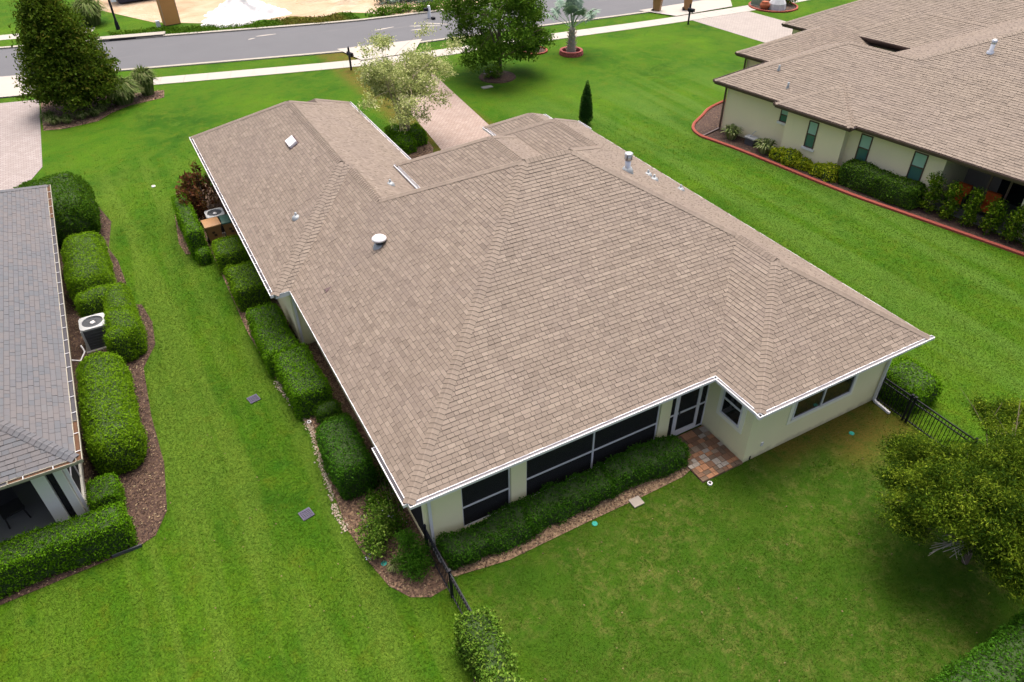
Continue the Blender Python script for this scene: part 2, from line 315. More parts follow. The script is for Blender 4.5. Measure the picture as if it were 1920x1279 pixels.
class MB:
    """collects polygons for one mesh"""
    def __init__(s): s.v = []; s.f = []; s.t = []
    def poly(s, pts, tone=.5):
        i = len(s.v); s.v += [tuple(p) for p in pts]; s.f.append(tuple(range(i, i+len(pts)))); s.t.append(tone); return s
    def box(s, x0, x1, y0, y1, z0, z1, tone=.5, M=None):
        p = [Vector((x, y, z)) for z in (z0, z1) for y in (y0, y1) for x in (x0, x1)]
        if M is not None: p = [M @ q for q in p]
        i = len(s.v); s.v += [tuple(q) for q in p]
        for f in ((0, 2, 3, 1), (4, 5, 7, 6), (0, 1, 5, 4), (2, 6, 7, 3), (0, 4, 6, 2), (1, 3, 7, 5)):
            s.f.append(tuple(i+j for j in f)); s.t.append(tone)
        return s
    def bar(s, a, b, w, h, tone=.5):
        a, b = Vector(a), Vector(b); d = b-a; L = d.length; d.normalize()
        up = Vector((0, 0, 1)) if abs(d.z) < .95 else Vector((1, 0, 0))
        x = d.cross(up).normalized(); y = x.cross(d)
        M = Matrix((x, d, y)).transposed().to_4x4(); M.translation = a
        return s.box(-w/2, w/2, 0, L, -h/2, h/2, tone, M)
    def tube(s, pts, rad, n=8, tone=.5, cap=True):
        pts = [Vector(p) for p in pts]; rings = []
        for k, p in enumerate(pts):
            d = (pts[min(k+1, len(pts)-1)]-pts[max(k-1, 0)]).normalized()
            up = Vector((0, 0, 1)) if abs(d.z) < .9 else Vector((1, 0, 0))
            x = d.cross(up).normalized(); y = x.cross(d); r = rad[k] if hasattr(rad, '__len__') else rad
            i = len(s.v); s.v += [tuple(p+r*(math.cos(t)*x+math.sin(t)*y)) for t in [2*math.pi*j/n for j in range(n)]]; rings.append(i)
        for a, b in zip(rings, rings[1:]):
            for j in range(n): s.f.append((a+j, a+(j+1) % n, b+(j+1) % n, b+j)); s.t.append(tone)
        if cap:
            s.f.append(tuple(rings[0]+j for j in range(n))); s.t.append(tone)
            s.f.append(tuple(rings[-1]+n-1-j for j in range(n))); s.t.append(tone)
        return s
    def lathe(s, prof, c=(0, 0, 0), n=20, tone=.5):
        i = len(s.v)
        for r, z in prof:
            s.v += [(c[0]+r*math.cos(2*math.pi*j/n), c[1]+r*math.sin(2*math.pi*j/n), c[2]+z) for j in range(n)]
        for k in range(len(prof)-1):
            for j in range(n):
                a = i+k*n; s.f.append((a+j, a+(j+1) % n, a+n+(j+1) % n, a+n+j)); s.t.append(tone)
        s.f.append(tuple(i+(len(prof)-1)*n+j for j in range(n))); s.t.append(tone)
        return s
    def mesh(s, name, smooth=False):
        me = bpy.data.meshes.new(name); me.from_pydata(s.v, [], s.f)
        at = me.attributes.new('tone', 'FLOAT', 'FACE'); at.data.foreach_set('value', s.t)
        if smooth: me.polygons.foreach_set('use_smooth', [True]*len(s.f))
        me.update(); return me
    def build(s, name, mat, parent=None, smooth=False, loc=None):
        return link(name, s.mesh(name, smooth), mat, parent, loc)

def np_mesh(name, V, k, tone, mat, parent=None, kind=None, loc=None):
    """V (n,k,3): n separate k-gons"""
    n = len(V); me = bpy.data.meshes.new(name)
    me.vertices.add(n*k); me.vertices.foreach_set('co', V.reshape(-1).astype(np.float32))
    me.loops.add(n*k); me.loops.foreach_set('vertex_index', np.arange(n*k, dtype=np.int32))
    me.polygons.add(n); me.polygons.foreach_set('loop_start', np.arange(0, n*k, k, dtype=np.int32))
    me.polygons.foreach_set('loop_total', np.full(n, k, dtype=np.int32))
    at = me.attributes.new('tone', 'FLOAT', 'FACE'); at.data.foreach_set('value', tone.astype(np.float32))
    me.update(calc_edges=True)
    o = link(name, me, mat, parent, loc)
    if kind: o['kind'] = kind
    return o

def unit(a): return a/np.maximum(np.linalg.norm(a, axis=-1, keepdims=True), 1e-9)
def leaves(name, P, N, size, mat, parent=None, bias=.55, aspect=.5, tone=None, kind=None, jitter=.35):
    """leaf-shaped faces at points P leaning along normals N"""
    n = len(P); d = unit(N*bias+rng.normal(size=(n, 3))*(1-bias)*1.1)
    t = unit(np.cross(d, rng.normal(size=(n, 3)))); b = np.cross(d, t)
    L = (size*(1+rng.uniform(-jitter, jitter, n)))[:, None]; W = L*aspect
    V = np.stack([P-t*L*.5, P+b*W*.5+d*L*.08, P+t*L*.5-d*L*.10, P-b*W*.5+d*L*.08], 1)
    if tone is None: tone = np.clip(rng.beta(2, 2.6, n), 0, 1)
    return np_mesh(name, V, 4, tone, mat, parent, kind)

def clip_rect(poly, u0, u1, v0, v1):
    for ax, val, sg in ((0, u0, 1), (0, u1, -1), (1, v0, 1), (1, v1, -1)):
        out = []
        for i in range(len(poly)):
            a, b = poly[i-1], poly[i]; da, db = sg*(a[ax]-val), sg*(b[ax]-val)
            if da >= 0:
                out.append(a)
            if (da > 0 > db) or (da < 0 < db):
                t = da/(da-db); out.append((a[0]+t*(b[0]-a[0]), a[1]+t*(b[1]-a[1])))
        poly = out
        if len(poly) < 3: return []
    return poly
def area(p): return abs(sum(p[i-1][0]*p[i][1]-p[i][0]*p[i-1][1] for i in range(len(p))))/2

class Roof:
    """planes given in plan (x,y) with the eave height and slope; shingles laid course by course"""
    WID = (.13, .17, .21, .28)
    def __init__(s, house, slope, mats, under, expo=.122, wid=None, to_world=None, captones=(.55, .62, .68, .75, .82)):
        s.ct = captones
        s.h, s.p, s.mat, s.under = house, slope, mats, under
        s.ex = expo; s.W = wid or s.WID; s.deck = MB(); s.cand = []; s.rest = MB(); s.caps = []; s.tw = to_world
    def plane(s, pts, eave, up, z0, shingle=True):
        """eave: a point on the eave line; up: unit plan vector up the slope"""
        up = Vector((up[0], up[1], 0)); U = Vector((up.y, -up.x, 0)); e0 = Vector((eave[0], eave[1], z0)); p = s.p
        G = Vector((up.x, up.y, p)).normalized(); N = U.cross(G)
        if N.z < 0: U = -U; N = U.cross(G)
        k = math.sqrt(1+p*p)
        loc = []
        for x, y in pts:
            d = Vector((x, y, 0))-Vector((e0.x, e0.y, 0)); loc.append((d.dot(U), d.dot(up)*k))
        to3 = lambda u, v, h: e0+U*u+G*v+N*h
        s.deck.poly([to3(u, v, -.004) for u, v in (loc if sum(loc[i-1][0]*loc[i][1]-loc[i][0]*loc[i-1][1] for i in range(len(loc))) > 0 else loc[::-1])])
        if not shingle: return
        us = [q[0] for q in loc]; vsx = [q[1] for q in loc]; v = 0.0 if min(vsx) > -.01 else min(vsx)
        R = random.Random(int(sum(us)*1000) % 9999); row = 0; shade = .5
        while v < max(vsx):
            u = min(us)-R.uniform(0, .5)
            while u < max(us):
                w = R.choice(s.W); c = clip_rect(loc, u+.004, u+w-.004, v, v+s.ex)
                if c and area(c) > .0008:
                    shade = .62*shade+.38*R.random() if R.random() < .55 else R.random()
                    tone = min(1, max(0, shade*.7+.15+R.random()*.2)); th = R.choice((.010, .013, .019))
                    full = abs(area(c)-(w-.008)*s.ex) < 1e-5
                    if full: s.cand.append((w, tone, th, e0+U*(u+w/2)+G*v, U, G, N))
                    else: s.slab(c, to3, v, th, tone)
                u += w
            v += s.ex; row += 1
    def slab(s, c, to3, v, th, tone):
        if sum(c[i-1][0]*c[i][1]-c[i][0]*c[i-1][1] for i in range(len(c))) < 0: c = c[::-1]
        top = [to3(u, vv, th*(1-.8*(vv-v)/s.ex)) for u, vv in c]; bot = [to3(u, vv, 0) for u, vv in c]
        s.rest.poly(top, tone)
        vb = v+s.ex*.89; cb = clip_rect(c, -1e4, 1e4, vb, v+s.ex*1.001)
        if len(cb) > 2: s.rest.poly([to3(u, vv, th*(1-.8*(vv-v)/s.ex)+.0012) for u, vv in cb], .02)
        for i in range(len(c)):
            if c[i][1] <= v+1e-4 or c[i-1][1] <= v+1e-4 or abs(c[i][0]-c[i-1][0]) < 1e-4:
                s.rest.poly([bot[i-1], bot[i], top[i], top[i-1]], .0)  # butt and side edges coloured dark to draw in the course shadow lines
    def cap_line(s, a, b, nl, nr, width=.15, step=.15):
        """hip or ridge caps from low end a to high end b; nl, nr: up-slope-side normals of the two planes"""
        s.caps.append((Vector(a), Vector(b), Vector(nl).normalized(), Vector(nr).normalized(), width, step))
    def finish(s, n_parts, piece='shingle'):
        roof = s.deck.build('roof', s.under, s.h)
        cam = CAM
        inv = s.tw.inverted() if s.tw else None
        key = lambda c: ((s.tw @ c[3] if s.tw else c[3])-cam).length
        vis = sorted(s.cand, key=key)
        lib = {}
        for k, (w, tone, th, P, U, G, N) in enumerate(vis):
            if k < n_parts:
                tq = round(tone*7)/7
                if (w, tq, th) not in lib:
                    m = MB(); a = w/2-.004; e = s.ex
                    q = [(-a, 0, th), (a, 0, th), (a, e, th*.2), (-a, e, th*.2)]
                    b = e*.89; hb = th*(1-.8*.89); m.poly([q[0], q[1], (a, b, hb), (-a, b, hb)], tq).poly([(-a, b, hb), (a, b, hb), q[2], q[3]], .02).poly([(-a, 0, 0), (a, 0, 0), q[1], q[0]], .0).poly([(a, 0, 0), (a, e, 0), q[2], q[1]], tq*.3).poly([(-a, e, 0), (-a, 0, 0), q[0], q[3]], tq*.3)  # dark butt and side faces: shade painted into the tone
                    me = m.mesh(piece); me.materials.append(MT[s.mat]); lib[(w, tq, th)] = me
                o = link(piece, lib[(w, tq, th)], None, roof)
                M = Matrix((U, G, N)).transposed().to_4x4(); M.translation = P; o.matrix_local = M
            else:
                a = w/2-.004; e = s.ex; t = [P-U*a+N*th, P+U*a+N*th, P+U*a+G*e+N*th*.2, P-U*a+G*e+N*th*.2]
                b = G*(e*.89)+N*th*(1-.8*.89); m1, m2 = P+U*a+b, P-U*a+b; s.rest.poly([t[0], t[1], m1, m2], tone).poly([m2, m1, t[2], t[3]], .02).poly([P-U*a, P+U*a, t[1], t[0]], .0).poly([P+U*a, P+U*a+G*e, t[2], t[1]], tone*.3).poly([P-U*a+G*e, P-U*a, t[0], t[3]], tone*.3)  # same edges, with the course shade put into their tone
        o = s.rest.build('shingles', s.mat, roof); o['kind'] = 'stuff'
        # caps, each its own piece, bent over the ridge
        R = random.Random(3); lib = {}
        for a, b, nl, nr, w, st in s.caps:
            d = (b-a); L = d.length; d.normalize(); n = int(L/st)
            tl = d.cross(nl); tr_ = d.cross(nr)
            up = (nl+nr).normalized()
            if tl.dot(tr_) > 0: tr_ = -tr_
            if tl.dot(up) > 0: tl = -tl
            if tr_.dot(up) > 0: tr_ = -tr_
            x = (tr_-tl).normalized(); y = d; z = x.cross(y)
            if z.z < 0: x = -x; z = x.cross(y)
            M0 = Matrix((x, y, z)).transposed().to_4x4()
            hx = abs(tr_.dot(x)); hz = tr_.dot(z)
            for i in range(n):
                tq = R.choice(s.ct); key2 = (round(hx, 3), round(hz, 3), w, st, tq)
                if key2 not in lib:
                    m = MB(); e = st*1.12
                    prof = [(-w, 0), (-w*.5, .004), (-w*.12, .012), (w*.12, .012), (w*.5, .004), (w, 0)]
                    P = lambda q, yy, lift: (q[0]*hx, yy, hz*abs(q[0])+q[1]+lift)
                    lo = [P(q, 0, .030) for q in prof]; hi = [P(q, e, .016) for q in prof]; bt = [P(q, 0, .012) for q in prof]
                    for j in range(5):
                        m.poly([lo[j], lo[j+1], hi[j+1], hi[j]], tq); m.poly([bt[j], bt[j+1], lo[j+1], lo[j]], .0)
                    me = m.mesh('ridge_cap'); me.materials.append(MT[s.mat]); lib[key2] = me
                o = link('ridge_cap', lib[key2], None, roof)
                M = M0.copy(); M.translation = a+d*(st*i); o.matrix_local = M
        return roof

def up_n(up, p): return Vector((-up[0]*p, -up[1]*p, 1)).normalized()
DIR = {'W': (1, 0), 'E': (-1, 0), 'S': (0, 1), 'N': (0, -1)}     # up-slope direction of a plane facing W, E, S, N

def gutter(parent, a, b, z, out, mat='white', inner='gutter_in', hang=None, width=.125, name='gutter', litter=None):
    """open K gutter from a to b (plan) below a roof edge; out = outward unit plan vector"""
    a, b, o = Vector((*a, 0)), Vector((*b, 0)), Vector((*out, 0)); d = (b-a).normalized(); L = (b-a).length
    M = Matrix((d, o, Vector((0, 0, 1)))).transposed().to_4x4(); M.translation = a+Vector((0, 0, z))
    m = MB()
    m.box(0, L, .002, .012, -.10, .012, M=M); m.box(0, L, width-.014, width+.004, -.055, .010, M=M)
    m.box(0, L, .012, width-.014, -.10, -.088, M=M); m.box(0, L, width-.032, width-.014, -.088, -.05, M=M)
    m.box(-.006, 0, .002, width, -.098, .008, M=M); m.box(L, L+.006, .002, width, -.098, .008, M=M)
    g = m.build(name, mat, parent)
    i = MB(); i.box(.004, L-.004, .014, width-.034, -.086, -.028, M=M); i.build('gutter_bed', litter or inner, g)
    if hang:
        me = None; n = int(L/hang)
        for k2 in range(n):
            if me is None:
                h = MB(); h.box(-.011, .011, .012, width-.014, .0, .006); me = h.mesh('gutter_hanger'); me.materials.append(MT['galv'])
            o2 = link('gutter_hanger', me, None, g); Q = M.copy(); Q.translation = M @ Vector(((k2+.5)*hang, 0, .0)); o2.matrix_local = Q
    return g
def fascia(parent, a, b, z, out, mat='white', h=.17):
    a, b, o = Vector((*a, 0)), Vector((*b, 0)), Vector((*out, 0)); d = (b-a).normalized(); L = (b-a).length
    M = Matrix((d, o, Vector((0, 0, 1)))).transposed().to_4x4(); M.translation = a+Vector((0, 0, z))
    return MB().box(0, L, -.03, 0, -h, -.006, M=M).box(0, L, -.03, .022, -.006, .004, M=M).build('fascia', mat, parent)
def downspout(parent, top, foot, kick, mat='white', w=.075):
    m = MB(); m.bar((top[0], top[1], top[2]), (foot[0], foot[1], .09), w, w); 
    m.bar((foot[0], foot[1], .09), (foot[0]+kick[0]*.12, foot[1]+kick[1]*.12, .055), w, w)
    m.bar((foot[0]+kick[0]*.1, foot[1]+kick[1]*.1, .055), (foot[0]+kick[0], foot[1]+kick[1], .05), w, w)
    return m.build('downspout', mat, parent)

# ------------------------------------------------------------------ ground, street, drives
def sheet(name, pts, z, mat, kind='structure', parent=None):
    m = MB(); m.poly([(x, y, z) for x, y in pts]); o = m.build(name, mat, parent)
    if kind: o['kind'] = kind
    return o
sheet('ground', [(-400, -200), (500, -200), (500, 600), (-400, 600)], 0, 'ground')
def offset_line(line, d):
    out = []
    for i, (x, y) in enumerate(line):
        a = Vector(line[max(0, i-1)]); b = Vector(line[min(len(line)-1, i+1)]); t = (b-a).normalized()
        out.append((x-t.y*d, y+t.x*d))
    return out
def smooth_line(pts, n=10):
    out = []
    for i in range(len(pts)-1):
        p0, p1, p2, p3 = (Vector(pts[max(0, i-1)]), Vector(pts[i]), Vector(pts[i+1]), Vector(pts[min(len(pts)-1, i+2)]))
        for k in range(n):
            t = k/n; out.append(tuple(.5*((2*p1)+(-p0+p2)*t+(2*p0-5*p1+4*p2-p3)*t*t+(-p0+3*p1-3*p2+p3)*t**3)))
    return out+[tuple(pts[-1])]
def strip(name, la, lb, z, mat, kind='structure', parent=None):
    m = MB()
    for i in range(len(la)-1): m.poly([(*la[i], z), (*la[i+1], z), (*lb[i+1], z), (*lb[i], z)])
    o = m.build(name, mat, parent)
    if kind: o['kind'] = kind
    return o
NEAR = smooth_line([(-60, 58), (-30, 53.5), (-9.6, 48.9), (-2.4, 47.0), (12.3, 43.3), (18.3, 42.4), (28.2, 41.6), (39.4, 40.6), (52, 40.4), (75, 42), (110, 48)])
FAR = offset_line(NEAR, 7.6)
strip('road', NEAR, FAR, .004, 'asphalt')
def kerb(name, line, d0, d1, h):
    a, b = offset_line(line, d0), offset_line(line, d1); m = MB()
    for i in range(len(a)-1):
        m.poly([(*a[i], h), (*a[i+1], h), (*b[i+1], h), (*b[i], h)])
        m.poly([(*b[i], 0), (*b[i], h), (*b[i+1], h), (*b[i+1], 0)]); m.poly([(*a[i], h), (*a[i], 0), (*a[i+1], 0), (*a[i+1], h)])
    o = m.build(name, 'kerb', None); o['kind'] = 'structure'; return o
kerb('kerb_near', NEAR, -.30, .02, .075)
kerb('kerb_far', FAR, -.02, .34, .10)
WALKA = offset_line(NEAR, -3.85); WALKB = offset_line(NEAR, -2.35)
# sidewalk slabs: the ones in view are pieces of their own
walk = strip('sidewalk', WALKA, WALKB, .010, 'kerb')
def along(line, step):
    out = [Vector(line[0])]; acc = 0
    for a, b in zip(line, line[1:]):
        a, b = Vector(a), Vector(b); L = (b-a).length; t = step-acc
        while t <= L: out.append(a+(b-a)*t/L); t += step
        acc = L-(t-step)
    return out
mid = along(offset_line(NEAR, -3.1), 1.5)
sel = [(p, q) for p, q in zip(mid, mid[1:]) if -14 < p.x < 60]
for p, q in sel:
    d = (q-p); L = d.length; d.normalize(); n = Vector((-d.y, d.x)); m = MB(); g2 = .008
    A = [p+d*g2-n*.745, p+d*(L-g2)-n*.745, p+d*(L-g2)+n*.745, p+d*g2+n*.745]
    m.poly([(*v, .030) for v in A])
    for i in range(4): m.poly([(*A[i-1], .0), (*A[i], .0), (*A[i], .030), (*A[i-1], .030)])
    m.build('sidewalk_slab', 'concrete', walk)

# the drives: pavers from house to walk, concrete apron between walk and road
drive = sheet('driveway', [(11.2, 21.5), (15.05, 21.5), (15.3, 25.5), (15.9, 32.4), (16.55, 38.9), (12.9, 39.2), (12.35, 32.2), (11.75, 26.2)], .014, 'drive')
sheet('driveway_apron', [(12.9, 40.4), (16.75, 40.1), (18.6, 42.9), (12.2, 43.75)], .083, 'concrete', 'structure')
sheet('driveway_walk', [(9.0, 20.2), (15.0, 17.9), (15.05, 21.5), (11.2, 21.5), (10.6, 22.7), (9.4, 22.9)], .018, 'drive')
sheet('driveway_left', [(-12.5, 23), (-8.6, 23), (-8.6, 29.5), (-7.55, 32.2), (-7.35, 43.4), (-12.5, 44.6)], .014, 'drive_left')
sheet('driveway_left_apron', [(-12.6, 45.6), (-7.4, 44.4), (-6.2, 48.5), (-12.6, 50.2)], .083, 'concrete')
sheet('driveway_right', [(40.3, 29.3), (46.2, 29.2), (45.4, 36.9), (39.6, 36.9)], .014, 'drive_right')
sheet('driveway_right_apron', [(39.2, 38.2), (45.2, 38.2), (47.4, 41.0), (37.6, 41.2)], .083, 'concrete')
# building lot and far yard beyond the street
LOT = offset_line(NEAR, 9.5)
fa = [p for p in LOT if 3.0 < p[0] < 27]
sheet('bare_ground', [(1.5, 58.6), (5.0, 56.2)]+[(x+.3*math.sin(x*3), y+.9+.7*math.sin(x*1.7)) for x, y in fa if x > 5.2 and x < 16]+[(17.5, 52.5), (19.5, 50.6), (22.0, 49.7), (26, 50.2), (60, 60), (60, 140), (-4, 140), (-2.5, 66)], .012, 'sand')
sheet('path', [(-60, 69.5), (-3.2, 58.1), (-2.7, 59.5), (-60, 71.2)], .012, 'concrete')

# beds
BED_MAIN = [(-1.9, 25.7), (-.3, 25.9), (.05, 22), (.1, 11), (.6, 10.6), (.6, .1), (.9, -.2), (.45, -.75), (.0, -.8), (-.45, -.55), (-.8, .0), (-1.0, .9), (-1.15, 2.2), (-1.06, 4.2), (-.95, 6.2), (-1.0, 7.7), (-1.3, 9.8), (-1.48, 12.5), (-1.5, 18.6), (-2.05, 19.2), (-2.5, 19.3), (-2.62, 20.4), (-2.35, 23.2)]
BED_SOUTH = [(.6, .54), (.75, -.55), (2.2, -.80), (4.6, -.78), (6.6, -.80), (8.0, -.78), (8.5, -.65), (8.5, .54)]
BED_LEFT = [(-7.3, 26.9), (-5.4, 26.0), (-5.0, 24), (-5.35, 21.5), (-5.1, 20.2), (-5.0, 18.2), (-5.2, 16.6), (-4.65, 16.3), (-4.45, 14.9), (-4.55, 13.4), (-5.1, 12.2), (-5.2, 9.5), (-5.15, 7.2), (-5.35, 5.3), (-5.75, 4.55), (-6.3, 4.35), (-9.4, 4.22), (-12, 4.1), (-12, 5.9), (-7.3, 5.9)]
sheet('planting_bed_main', BED_MAIN, .016, 'mulch_brown', 'structure')
sheet('planting_bed_south', BED_SOUTH, .020, 'mulch_tan', 'structure')
sheet('planting_bed_left', BED_LEFT, .016, 'mulch_red', 'structure')
BED_MAG = [(-7.3, 37.6), (-6.2, 37.3), (-4.4, 37.6), (-3.6, 38.6), (-2.4, 39.4), (-.4, 39.8), (-.2, 41.2), (-7.3, 42.9)]
sheet('planting_bed_magnolia', BED_MAG, .016, 'mulch_brown', 'structure')
BED_FRONT = [(9.2, 27.2), (10.4, 27.3), (11.4, 26.0), (11.2, 24.2), (10.6, 22.9), (9.2, 22.6)]
sheet('planting_bed_front', BED_FRONT, .022, 'mulch_brown', 'structure')
sheet('bare_soil_fence', [(.25, -2.6), (.6, -2.3), (.2, -4.4), (-.2, -6.5), (-.9, -6.5), (-.45, -4.2)], .010, 'mulch_brown', 'structure')
EXCL = [BED_MAIN, BED_SOUTH, BED_LEFT]

def inside(P, poly):
    x, y = P[:, 0], P[:, 1]; r = np.zeros(len(P), bool); n = len(poly)
    for i in range(n):
        x1, y1 = poly[i-1]; x2, y2 = poly[i]
        c = ((y1 > y) != (y2 > y)) & (x < (x2-x1)*(y-y1)/((y2-y1) if y2 != y1 else 1e-9)+x1); r ^= c
    return r
def sample(poly, n):
    a = np.array(poly); lo, hi = a.min(0), a.max(0); P = rng.uniform(lo, hi, (int(n*2.2)+50, 2)); P = P[inside(P, poly)]
    return P[:n]
def chips(name, polys, dens, size, mat, z=.02, label=None, cat=None, flat=.7):
    P = np.concatenate([sample(p, int(dens*area(p))) for p in polys]); n = len(P)
    pts = np.column_stack([P, z+rng.uniform(0, .025, n)])
    N = np.tile([0, 0, 1.], (n, 1)); o = leaves(name, pts, N, size, mat, None, flat, .4, rng.uniform(0, 1, n), 'stuff')
    if label: tag(o, label, cat)
    return o
chips('bark_mulch', [BED_MAIN, BED_LEFT, BED_SOUTH], 300, .07, 'chip', label='scattered bark chips and dead leaves covering the planting beds', cat='mulch')
chips('bark_mulch_front', [BED_MAG, BED_FRONT], 60, .12, 'chip', label='bark chips on the front yard planting beds', cat='mulch')

# pebble edging along the side bed: a line of pale stones
edge = smooth_line([(-1.28, 9.2), (-1.12, 8.0), (-.95, 7.2), (-.92, 6.2), (-1.02, 5.2), (-1.1, 4.2), (-1.22, 3.0), (-1.2, 2.2)], 30)
m = MB(); R = random.Random(5)
for (x, y) in edge:
    for _ in range(R.choice((2, 4, 6))):
        r = R.uniform(.010, .030); cx, cy = x+R.gauss(0, .055)-.0, y+R.uniform(-.06, .06); tone = R.random()
        m.lathe([(r, 0), (r*.9, r*.5), (r*.45, r*.85)], (cx, cy, .015), 6, tone)
m.build('pebble_edging', 'pebble'); tag(bpy.data.objects['pebble_edging'], 'pale pebbles spilling along the edge of the side bed', 'pebbles', kind='stuff')


# ------------------------------------------------------------------ main house
ZE, PI_ = 2.75, .5659
house = empty('house', (0, 0, 0), 0, 'cream stucco house with brown shingle hip roof in the middle of the lawns', 'house')
rf = Roof(house, PI_, 'roof_brown', 'underlay')
zz = lambda v: ZE+PI_*v
S_ = (12.705, 3.385); R1 = (7.235, 7.235); R2 = (8.855, 7.235); Q_ = (12.705, 1.635); NR = (12.73, 11.10); NP = (12.73, 14.38)
K_ = (3.665, 10.805); KW = (3.665, 13.805); W1 = (3.403, 14.068); W2 = (3.403, 21.15); W3 = (5.07, 23.47); W4 = (5.07, 22.82)
rf.plane([(0, 0), (9.32, 0), S_, R2, R1], (0, 0), DIR['S'], ZE)
rf.plane([(0, 0), R1, K_, KW, (0, 10.14)], (0, 0), DIR['W'], ZE)
rf.plane([(9.32, 0), (9.32, -1.75), Q_, S_], (9.32, 0), DIR['W'], ZE)
rf.plane([(9.32, -1.75), (16.09, -1.75), Q_], (9.32, -1.75), DIR['S'], ZE)
rf.plane([(16.09, -1.75), (16.09, 17.74), NP, NR, R2, S_, Q_], (16.09, 0), DIR['E'], ZE)
rf.plane([(-.525, 10.14), (0, 10.14), KW, W1], (0, 10.14), DIR['S'], ZE)
rf.plane([(-.525, 10.14), W1, W2, (-.525, 25.08)], (-.525, 12), DIR['W'], ZE)
rf.plane([W1, KW, K_, (7.33, 14.47), (7.33, 25.73), W3, W4, W2], (7.33, 15), DIR['E'], ZE)
rf.plane([(-.525, 25.08), W2, W4, (2.8, 25.08)], (0, 25.08), DIR['N'], ZE)
rf.plane([(2.8, 25.08), (2.8, 25.73), W3, W4], (2.8, 25.5), DIR['W'], ZE, False)
rf.plane([(2.8, 25.73), (7.33, 25.73), W3], (3, 25.73), DIR['N'], ZE, False)
rf.plane([R1, R2, NR, (9.37, 14.47), (7.33, 14.47), K_], (8, 14.47), DIR['N'], ZE)
rf.plane([(9.37, 14.47), NR, NP, (9.37, 17.74)], (9.37, 16), DIR['W'], ZE)
rf.plane([(9.37, 17.74), NP, (16.09, 17.74)], (12, 17.74), DIR['N'], ZE)
Z1 = 3.65; N1R = (8.885, 10.04); N1P = (8.885, 12.765)
rf.plane([(6.05, 15.6), (6.05, 12.88), N1R, N1P], (6.05, 14), DIR['W'], Z1)
rf.plane([(11.72, 15.6), (11.72, 12.88), N1R, N1P], (11.72, 14), DIR['E'], Z1)
rf.plane([(6.05, 15.6), (11.72, 15.6), N1P], (8, 15.6), DIR['N'], Z1)
Z2 = 3.2; N2R = (12.98, 15.4); N2P = (12.98, 16.74)
rf.plane([(11.43, 18.29), (11.43, 16.945), N2R, N2P], (11.43, 17), DIR['W'], Z2)
rf.plane([(14.53, 18.29), (14.53, 16.945), N2R, N2P], (14.53, 17), DIR['E'], Z2)
rf.plane([(11.43, 18.29), (14.53, 18.29), N2P], (12, 18.29), DIR['N'], Z2)
nW, nE, nS, nN = (up_n(DIR[q], PI_) for q in 'WESN')
def cap(a, b, ha, hb, n1, n2, z0=ZE, st=.14, w=.165): rf.cap_line((*a, z0+PI_*ha), (*b, z0+PI_*hb), n1, n2, w, st)
cap((0, 0), R1, 0, 7.235, nW, nS); cap(R1, R2, 7.235, 7.235, nS, nN); cap(S_, R2, 3.385, 7.235, nS, nE)
cap((9.32, -1.75), Q_, 0, 3.385, nW, nS); cap((16.09, -1.75), Q_, 0, 3.385, nS, nE); cap(Q_, S_, 3.385, 3.385, nW, nE)
cap(K_, R1, 3.665, 7.235, nW, nN); cap(NR, R2, 3.37, 7.235, nE, nN); cap(NR, NP, 3.36, 3.36, nW, nE)
cap((16.09, 17.74), NP, 0, 3.36, nE, nN); cap((-.525, 10.14), W1, 0, 3.928, nW, nS); cap(W1, W2, 3.928, 3.928, nW, nE); cap(K_, KW, 3.665, 3.665, nW, nE)
cap((-.525, 25.08), W2, 0, 3.928, nW, nN); cap(W4, W2, 2.26, 3.928, nE, nN); cap((7.33, 25.73), W3, 0, 2.26, nE, nN)
cap(N1R, N1P, 2.835, 2.835, nW, nE, Z1); cap((6.05, 15.6), N1P, 0, 2.835, nW, nN, Z1); cap((11.72, 15.6), N1P, 0, 2.835, nE, nN, Z1)
cap(N2R, N2P, 1.55, 1.55, nW, nE, Z2); cap((11.43, 18.29), N2P, 0, 1.55, nW, nN, Z2)
cap((9.37, 17.74), NP, 0, 3.36, nW, nN)
roof = rf.finish(300)
# soffit
FOOT = [(0, 0), (9.32, 0), (9.32, -1.75), (16.09, -1.75), (16.09, 17.74), (9.37, 17.74), (9.37, 14.47), (7.33, 14.47), (7.33, 25.73), (2.8, 25.73), (2.8, 25.08), (-.525, 25.08), (-.525, 10.14), (0, 10.14)]
MB().poly([(x, y, 2.585) for x, y in FOOT][::-1]).build('soffit', 'white', house)
# eave trim
for a, b, o in (((0, 0), (9.32, 0), (0, -1)), ((9.32, 0), (9.32, -1.75), (-1, 0)), ((9.32, -1.75), (16.09, -1.75), (0, -1)), ((16.09, -1.75), (16.09, 17.74), (1, 0)), ((0, 10.14), (0, 0), (-1, 0)), ((-.525, 10.14), (0, 10.14), (0, -1)), ((-.525, 25.08), (-.525, 10.14), (-1, 0)), ((7.33, 25.73), (7.33, 14.47), (1, 0)), ((16.09, 17.74), (9.37, 17.74), (0, 1)), ((2.8, 25.08), (-.525, 25.08), (0, 1)), ((7.33, 25.73), (2.8, 25.73), (0, 1)), ((9.37, 14.47), (9.37, 17.74), (-1, 0))):
    fascia(house, a, b, ZE, o)
gutter(house, (0, 0), (9.30, 0), ZE, (0, -1)); gutter(house, (9.32, 0.0), (9.32, -1.87), ZE, (-1, 0), width=.11)
gutter(house, (9.20, -1.75), (16.20, -1.75), ZE, (0, -1)); gutter(house, (0, .02), (0, 2.1), ZE, (-1, 0), inner='gutter_dark')
gutter(house, (-.525, 25.1), (-.525, 10.16), ZE, (-1, 0), inner='gutter_dark', hang=.62); gutter(house, (7.33, 14.9), (7.33, 25.7), ZE, (1, 0))
